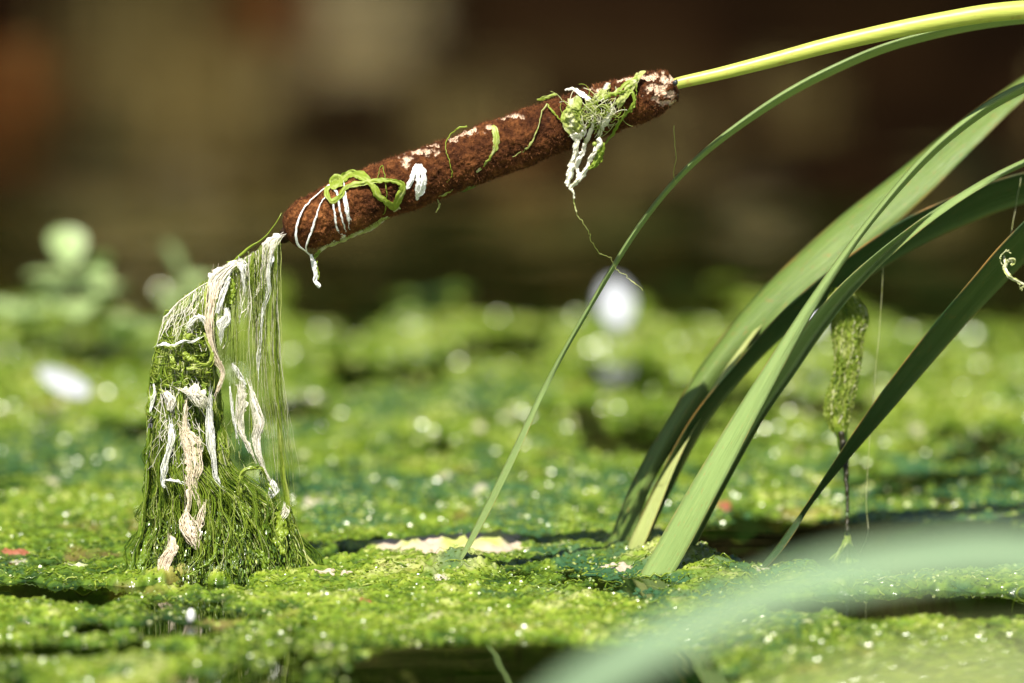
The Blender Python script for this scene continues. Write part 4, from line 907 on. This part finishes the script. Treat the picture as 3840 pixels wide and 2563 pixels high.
mb = MB(); tp, tr_ = img([(3152, 1620, 63, 14), (3160, 1655, 62, 15), (3168, 1720, 59, 12), (3172, 1760, 57, 9), (3174, 1800, 55, 9), (3178, 1860, 52, 6), (3178, 1930, 48, 7), (3176, 1985, 43, 9), (3176, 2010, 42, 5)], 70)
tubes(mb, wob(tp, .0005, .5, 8), tr_[:, 0]*PXM*(1.15 + .5*noise2(np.arange(70)*.7, np.zeros(70), 4)), 8, .8, 2)
m, n, out = mat('algae_tail_dark'); surf(n, out, mix(n, tex(n, 500, 2), (.010, .013, .004), (.035, .030, .010)), .45, .3); mb.build('tail', m, r0)
# the wet foot where the tail meets the water
mb = MB()
for k in range(60):
    a = rng.uniform(0, 6.28); x1 = 3175 + 75*math.cos(a)*rng.uniform(.3, 1); 
    p_, _ = img([(3176, 1985, 44), (3178 + .15*(x1-3175), 2030, 44 + 2*math.sin(a)), (3176 + .5*(x1-3175), 2075, 44 + 6*math.sin(a)), (x1, 2112 - 12*math.sin(a), 44+14*math.sin(a))], 16)
    tubes(mb, wob(p_, .0006, .6, k), np.full(16, rng.uniform(.0003, .0006)), 4, .6, 2, [rng.uniform(.5, .8)])
o = mb.build('wet_foot', M_ALG, r0); o['kind'] = 'stuff'
tag(r0, 'olive algae clump hanging from the dark leaf with a thin black tail to the water', 'algae')

# silk lines and the little knot at the right
def line(ctrl, label, tint=.9, rad=.00011):
    p_, _ = img(ctrl, 40); mb = MB(); tubes(mb, wob(p_, .0002, .3, int(ctrl[0][0]) % 50), np.full(40, rad), 4, tint=[tint])
    tag(mb.build('silk_line', M_DRY, origin=p_[0]), label, 'thread')
line([(3312, 1000, 60), (3300, 1200, 58), (3285, 1380, 56), (3268, 1560, 54), (3254, 1750, 52), (3248, 1900, 50), (3255, 2000, 46), (3225, 2075, 40)], 'fine straight silk line beside the hanging olive algae clump')
line([(3828, 668, 62), (3800, 830, 52), (3772, 960, 34)], 'fine silk line between the dark leaf and the knot of pale threads')
line([(2527, 470, -2), (2532, 560, 4), (2535, 600, 8), (2526, 655, 14), (2536, 690, 15)], 'short loose thread standing on the slender leaf below the stem', .82, .00016)
r0 = empty('thread_knot', P(3785, 1000, .016))
for c in ([(3765, 960, 22, 3), (3772, 990, 18, 7), (3768, 1010, 16, 8), (3785, 1035, 14, 8), (3805, 1050, 14, 7), (3830, 1062, 14, 6), (3850, 1070, 14, 4)], [(3772, 985, 16, 4), (3795, 975, 14, 9), (3805, 985, 14, 5), (3790, 995, 14, 5)],
          [(3768, 1000, 16, 2), (3752, 975, 16, 2), (3758, 950, 16, 2), (3780, 940, 16, 2), (3790, 955, 16, 2)], [(3820, 1060, 13, 2), (3830, 1085, 12, 2), (3838, 1075, 12, 2)]):
    band('strand', c, M_DRY, None, None, .9, r0, n=36, onsp=False, flat=.6, wobble=.0007)
tag(r0, 'knot of pale curly threads caught on the edge of the dark twisted leaf', 'algae')

# ---------------------------------------------------------------- bleached patches, flecks and litter lying on the mat
def patch(name, px, py, rx, ry, m, label, lift=.002, amp=.002, seed=0, cat='algae'):
    g0 = G(px, py); a = rx*PXM*1.03; b = abs(G(px, py-ry)[1] - g0[1])
    th = np.linspace(0, 2*math.pi, 72, endpoint=False); f = np.linspace(.02, 1, 26)[:, None]
    ed = 1 + .28*noise2(np.cos(th)*2.2+seed, np.sin(th)*2.2, 5) + .16*noise2(np.cos(th)*6+seed, np.sin(th)*6, 6)
    x = g0[0] + a*f*ed*np.cos(th); y = g0[1] + b*f*ed*np.sin(th)
    z = np.maximum(mat_height(x.ravel(), y.ravel()).reshape(x.shape)*.8, -.001) + lift*.55 + amp*(.6*noise2(x*170+seed, y*110, 7) + .6*noise2(x*420, y*300, 8)) - .004*f**4
    mb = MB(); mb.add(np.stack([x, y, z], -1).reshape(-1, 3), grid_faces(26, 72), np.clip(.22+.9*noise2(x*120, y*60, 9), 0, .9).ravel())
    mb.add(np.stack([x, y, z-.0006], -1).reshape(-1, 3), grid_faces(26, 72)[:, ::-1], .1)
    return tag(mb.build(name, m, origin=g0), label, cat)
patch('bleached_patch', 1720, 2066, 300, 30, M_PATCH, 'long cream patch of dried algae on the mat behind the slender leaf foot', .0055, .0018, 1)
patch('bleached_patch', 1250, 2178, 110, 14, M_PATCH, 'small pale patch at the right foot of the algae curtain', .0022, .0015, 2)
patch('bleached_patch', 2310, 2140, 80, 8, M_PATCH, 'pale shred on the mat near the wide pale leaf foot', .0018, .0010, 3)
patch('bleached_patch', 300, 2130, 60, 9, M_WHITE, 'whitish shred on the mat left of the algae curtain', .002, .0012, 4)
m, n, out = mat('dead_leaf'); surf(n, out, mix(n, tex(n, 300, 3), (.30, .10, .05), (.20, .07, .03)), .5, .4)
patch('dead_leaf_scrap', 1370, 2285, 55, 6, m, 'reddish dead leaf scrap in the near part of the mat', .002, .0008, 5, 'leaf')
patch('dead_leaf_scrap', 60, 2087, 70, 8, m, 'rusty dead leaf scrap on the mat far left of the curtain', .0025, .0008, 6, 'leaf')
patch('dead_leaf_scrap', 2715, 1915, 34, 9, m, 'small orange brown scrap behind the wide pale leaf', .004, .001, 7, 'leaf')
# a white snail-like fleck
g = G(715, 2345); mb = MB(); V = SPH*np.array([.0016, .0016, .0026])*(1 + .25*noise(*(SPH*2).T, s=3))[:, None] + g + [0, 0, .0035]
mb.add(V, grid_faces(10, 14), 0); tag(mb.build('white_fleck', M_WHITE, origin=g), 'tiny white speck standing up in the near algae', 'speck')

# white curled petals far back on the mat
m, n, out = mat('white_petal'); surf(n, out, (.52, .54, .58), .5, .3, trans=.3, tcol=(.5, .5, .55))
def petal(px, py, length, width, ang, lean, label):
    """a cupped petal: its length axis at ang from the horizontal, its face leaning back from upright by lean"""
    u, v = np.meshgrid(np.linspace(0, 1, 16), np.linspace(-1, 1, 11), indexing='ij')
    wd = width*.5*np.sin(np.clip(u*.9+.08, 0, 1)*math.pi)**.6
    a, b = length*u, wd*v; c = .4*wd*v*v - .10*length*np.sin(u*2.8)
    X_ = a*math.cos(ang) - b*math.sin(ang); Z_ = a*math.sin(ang) + b*math.cos(ang)
    base = G(px, py)
    V = np.stack([X_, Z_*math.sin(lean) - c*math.cos(lean), Z_*math.cos(lean) + c*math.sin(lean)], -1)
    V[..., 2] += .004 - V[..., 2].min(); V = V + base
    mb = MB(); fc = grid_faces(16, 11, False); mb.add(V.reshape(-1, 3), fc); mb.add((V+[0, .0006, .0003]).reshape(-1, 3), fc[:, ::-1])
    return tag(mb.build('white_petal', m, origin=base), label, 'petal')
petal(330, 1520, .027, .011, R(150), R(35), 'white curled petal lying on the mat below the leafy sprigs')
petal(2320, 1250, .026, .018, R(97), R(30), 'upright white petal behind the slender leaf')
petal(3010, 1290, .026, .018, R(75), R(30), 'white petal half hidden behind the folded pale leaf')

# ---------------------------------------------------------------- leafy sprigs far back on the left
m_sp, n, out = mat('sprig_leaf'); cc = mix(n, tex(n, 90, 2), (.34, .48, .17), (.46, .56, .26)); surf(n, out, cc, .4, .5, trans=.35, tcol=cc)
m_st, n, out = mat('sprig_stem'); surf(n, out, (.16, .10, .04), .6, .3)
def sprig(px, py, h, nl, size, label, seed):
    g = G(px, py); rg = np.random.default_rng(seed); root = empty('water_sprig', g)
    top = g + [rg.normal(0, .004), rg.normal(0, .004), h]
    mb = MB(); s = np.linspace(0, 1, 12)[:, None]; st = g - [0, 0, .03] + (top - g + [0, 0, .03])*s + np.sin(s*3)*np.array([.002, 0, 0])
    tubes(mb, st, np.linspace(.0014, .0008, 12), 6); mb.build('stem', m_st, root)
    for k in range(nl):
        t = .45 + .55*k/max(1, nl-1); b = g + (top-g)*t; az = k*2.4 + rg.normal(0, .3); el = rg.uniform(.1, .9) if k < nl-1 else 1.2
        u, v = np.meshgrid(np.linspace(0, 1, 9), np.linspace(-1, 1, 7), indexing='ij')
        L = size*rg.uniform(.75, 1.2); wd = .36*L*np.sin(np.clip(u*.95+.03, 0, 1)*math.pi)**.8
        r_ = L*u*math.cos(el); z = L*u*math.sin(el) - .25*L*u*u + .25*wd*v*v
        V = np.stack([b[0] + r_*math.cos(az) - wd*v*math.sin(az), b[1] + r_*math.sin(az) + wd*v*math.cos(az), b[2] + z], -1)
        lb = MB(); fc = grid_faces(9, 7, False); lb.add(V.reshape(-1, 3), fc); lb.add((V-[0, 0, .0005]).reshape(-1, 3), fc[:, ::-1]); lb.build('leaf', m_sp, root)
    tag(root, label, 'plant', 'leafy sprigs at the far edge of the mat')
sprig(250, 1370, .048, 7, .030, 'tallest pale green leafy sprig on a brown stem at the mat edge', 1)
sprig(345, 1330, .036, 6, .024, 'sprig close beside the tallest one', 2)
sprig(640, 1240, .024, 5, .026, 'low leafy sprig standing by itself beside the algae curtain shoulder', 3)
sprig(120, 1330, .020, 6, .028, 'low spreading sprig on the outer side of the tallest one', 4)
sprig(470, 1370, .014, 5, .024, 'short sprig just outside the algae curtain', 5)

# ---------------------------------------------------------------- far bank: what the dark water mirrors
def mirror_at(px, py, Ym):
    p = P(px, py, Ym); p[..., 2] *= -1; return p
def blade_tuft(base, n_, h, spread, m, label, group, seed, name='grass_tuft', wid=.006):
    rg = np.random.default_rng(seed); mb = MB(); K = 6; s = np.linspace(0, 1, K)
    az = rg.uniform(0, 6.28, n_); ln = h*rg.uniform(.5, 1.1, n_); lean = rg.uniform(.1, 1.0, n_)*spread
    b = np.stack([rg.normal(0, spread*.25, n_), rg.normal(0, spread*.25, n_), np.zeros(n_)-.02], -1)
    rr = lean[:, None]*s**1.7; x = b[:, :1] + rr*np.cos(az)[:, None]; y = b[:, 1:2] + rr*np.sin(az)[:, None]; z = b[:, 2:] + ln[:, None]*(s - .35*s**3)
    pts = np.stack([x, y, z], -1); side = np.stack([-np.sin(az), np.cos(az), 0*az], -1)[:, None]*(wid*(1-s*.9))[None, :, None]
    V = np.stack([pts-side, pts+side], 2)
    F = (grid_faces(K, 2, False)[None] + (np.arange(n_)*K*2)[:, None, None]).reshape(-1, 4)
    mb.add(V.reshape(-1, 3) + base, F); return tag(mb.build(name, m, origin=base), label, 'grass', group)
def flat_mat(name, a, b, rough=.6):
    m, n, out = mat(name); c = mix(n, tex(n, 25, 3), a, b); surf(n, out, c, rough, .3, trans=.2, tcol=c); return m
M_G1 = flat_mat('bank_grass_olive', (.30, .23, .075), (.42, .33, .12))
M_G2 = flat_mat('bank_grass_straw', (.58, .49, .26), (.70, .60, .33))
M_G3 = flat_mat('bank_litter', (.30, .11, .022), (.36, .14, .035))
M_G4 = flat_mat('bank_grass_dark', (.04, .05, .012), (.07, .07, .02))
k = 0
for px, py, m, h, sp_, nn in ((1350, 180, M_G2, .16, .10, 130), (560, 260, M_G1, .22, .16, 120), (700, 520, M_G1, .25, .12, 110), (80, 430, M_G3, .14, .10, 150), (1000, 60, M_G3, .10, .12, 60), (1720, 560, M_G1, .18, .10, 100),
                              (640, 820, M_G2, .16, .10, 110), (1250, 760, M_G1, .12, .12, 70), (2830, 830, M_G2, .06, .05, 60), (2420, 760, M_G1, .12, .10, 50), (3020, 380, M_G1, .10, .10, 40), (180, 700, M_G4, .2, .15, 60), (3500, 880, M_G1, .1, .1, 40), (2050, 840, M_G1, .12, .12, 60), (950, 800, M_G1, .12, .14, 100), (1900, 600, M_G3, .08, .08, 50), (3650, 760, M_G4, .1, .1, 60), (1400, 80, M_G2, .12, .10, 130), (540, 320, M_G2, .14, .08, 90), (640, 880, M_G2, .10, .16, 130), (640, 760, M_G2, .12, .12, 130), (480, 840, M_G1, .12, .14, 130), (60, 480, M_G3, .1, .1, 130), (-400, 400, M_G1, .2, .15, 90), (4300, 600, M_G1, .2, .15, 90), (-1020, 700, M_G2, .2, .15, 90), (4900, 300, M_G4, .2, .15, 90)):
    b = mirror_at(px, py, 5.62); y = 5.5
    for it in range(12):                                   # walk up the bank until the ground is as high as the mirrored spot
        yy = 5.45 + it*.045; b = mirror_at(px, py, yy)
        if ground_z(np.array([b[0]]), np.array([yy]))[0] >= b[2] - .5*h: break
    b = np.array([b[0], yy, ground_z(np.array([b[0]]), np.array([yy]))[0]])
    blade_tuft(b, nn, h, sp_, m, {'bank_grass_olive': 'olive grass tuft', 'bank_grass_straw': 'straw coloured dry grass tuft', 'bank_litter': 'rusty brown tuft of dead blades', 'bank_grass_dark': 'dark green grass tuft'}[m.name] + ' growing on the far bank', {'bank_grass_olive': 'olive', 'bank_grass_straw': 'straw coloured', 'bank_litter': 'rusty', 'bank_grass_dark': 'dark'}[m.name] + ' tufts on the far bank', 100 + k); k += 1
m_sh, n, out = mat('shrub_leaf'); c = mix(n, tex(n, 14, 3), (.045, .046, .012), (.11, .095, .028)); surf(n, out, c, .7, .12, trans=.15, tcol=c)
m_tr, n, out = mat('shrub_wood'); surf(n, out, (.05, .03, .018), .9, .1, bump=tex(n, 40, 4), bdist=.02)
def shrub(x, y, hgt, wid, seed, N=4200, label='dark dense shrub on the far bank', group='shrubs on the far bank'):
    rg = np.random.default_rng(seed); z0 = ground_z(np.array([x]), np.array([y]))[0]; root = empty('shrub', (x, y, z0)); base = np.array([x, y, z0])
    mb = MB()
    for k in range(7):
        az = rg.uniform(0, 6.28); e = base + [math.cos(az)*wid*.35, math.sin(az)*wid*.35, hgt*rg.uniform(.6, .9)]; s = np.linspace(0, 1, 8)[:, None]
        tubes(mb, base - [0, 0, .1] + (e-base+[0, 0, .1])*s + .15*np.sin(s*3)*np.array([math.sin(az), math.cos(az), 0]), np.linspace(.05, .012, 8), 6)
    mb.build('trunk', m_tr, root)
    cl = rg.normal(0, 1, (46, 3)); cl /= np.linalg.norm(cl, axis=1, keepdims=True); cl = base + [0, 0, hgt*.52] + cl*np.array([wid*.5, wid*.4, hgt*.48])*rg.uniform(.5, 1, (46, 1))
    c = cl[rg.integers(0, 46, N)] + rg.normal(0, .17, (N, 3))*np.array([1.2, 1, .8]); lo = rg.random(N) < .35; c[lo] = base + np.stack([rg.normal(0, wid*.3, N), rg.normal(-.1, wid*.2, N), rg.uniform(-.05, .4, N)*hgt], -1)[lo]; c[:, 2] = np.maximum(c[:, 2], z0-.02)
    a = rg.normal(size=(N, 3)); a /= np.linalg.norm(a, axis=1, keepdims=True); b = np.cross(a, rg.normal(size=(N, 3))); b /= np.linalg.norm(b, axis=1, keepdims=True)
    s = rg.uniform(.07, .14, (N, 1))
    V = np.stack([c - a*s, c + b*s*.5, c + a*s, c - b*s*.5], 1)
    mb = MB(); mb.add(V.reshape(-1, 3), np.arange(N*4).reshape(-1, 4)); mb.build('crown', m_sh, root, smooth=False)
    tag(root, label, 'shrub', group)
for k in range(17):
    shrub(-5.6 + .7*k + rng.uniform(-.15, .15), 7.3 + .55*(k % 3), rng.uniform(3.2, 4.2), 2.2, 200+k, 5200)
for k in range(8):
    shrub(-8.4 + 2.4*k, 10.2 + .5*(k % 2), rng.uniform(5, 6), 3.6, 240+k, 5200, 'tall dark shrub behind the bank hedge', 'tall shrubs behind the hedge')
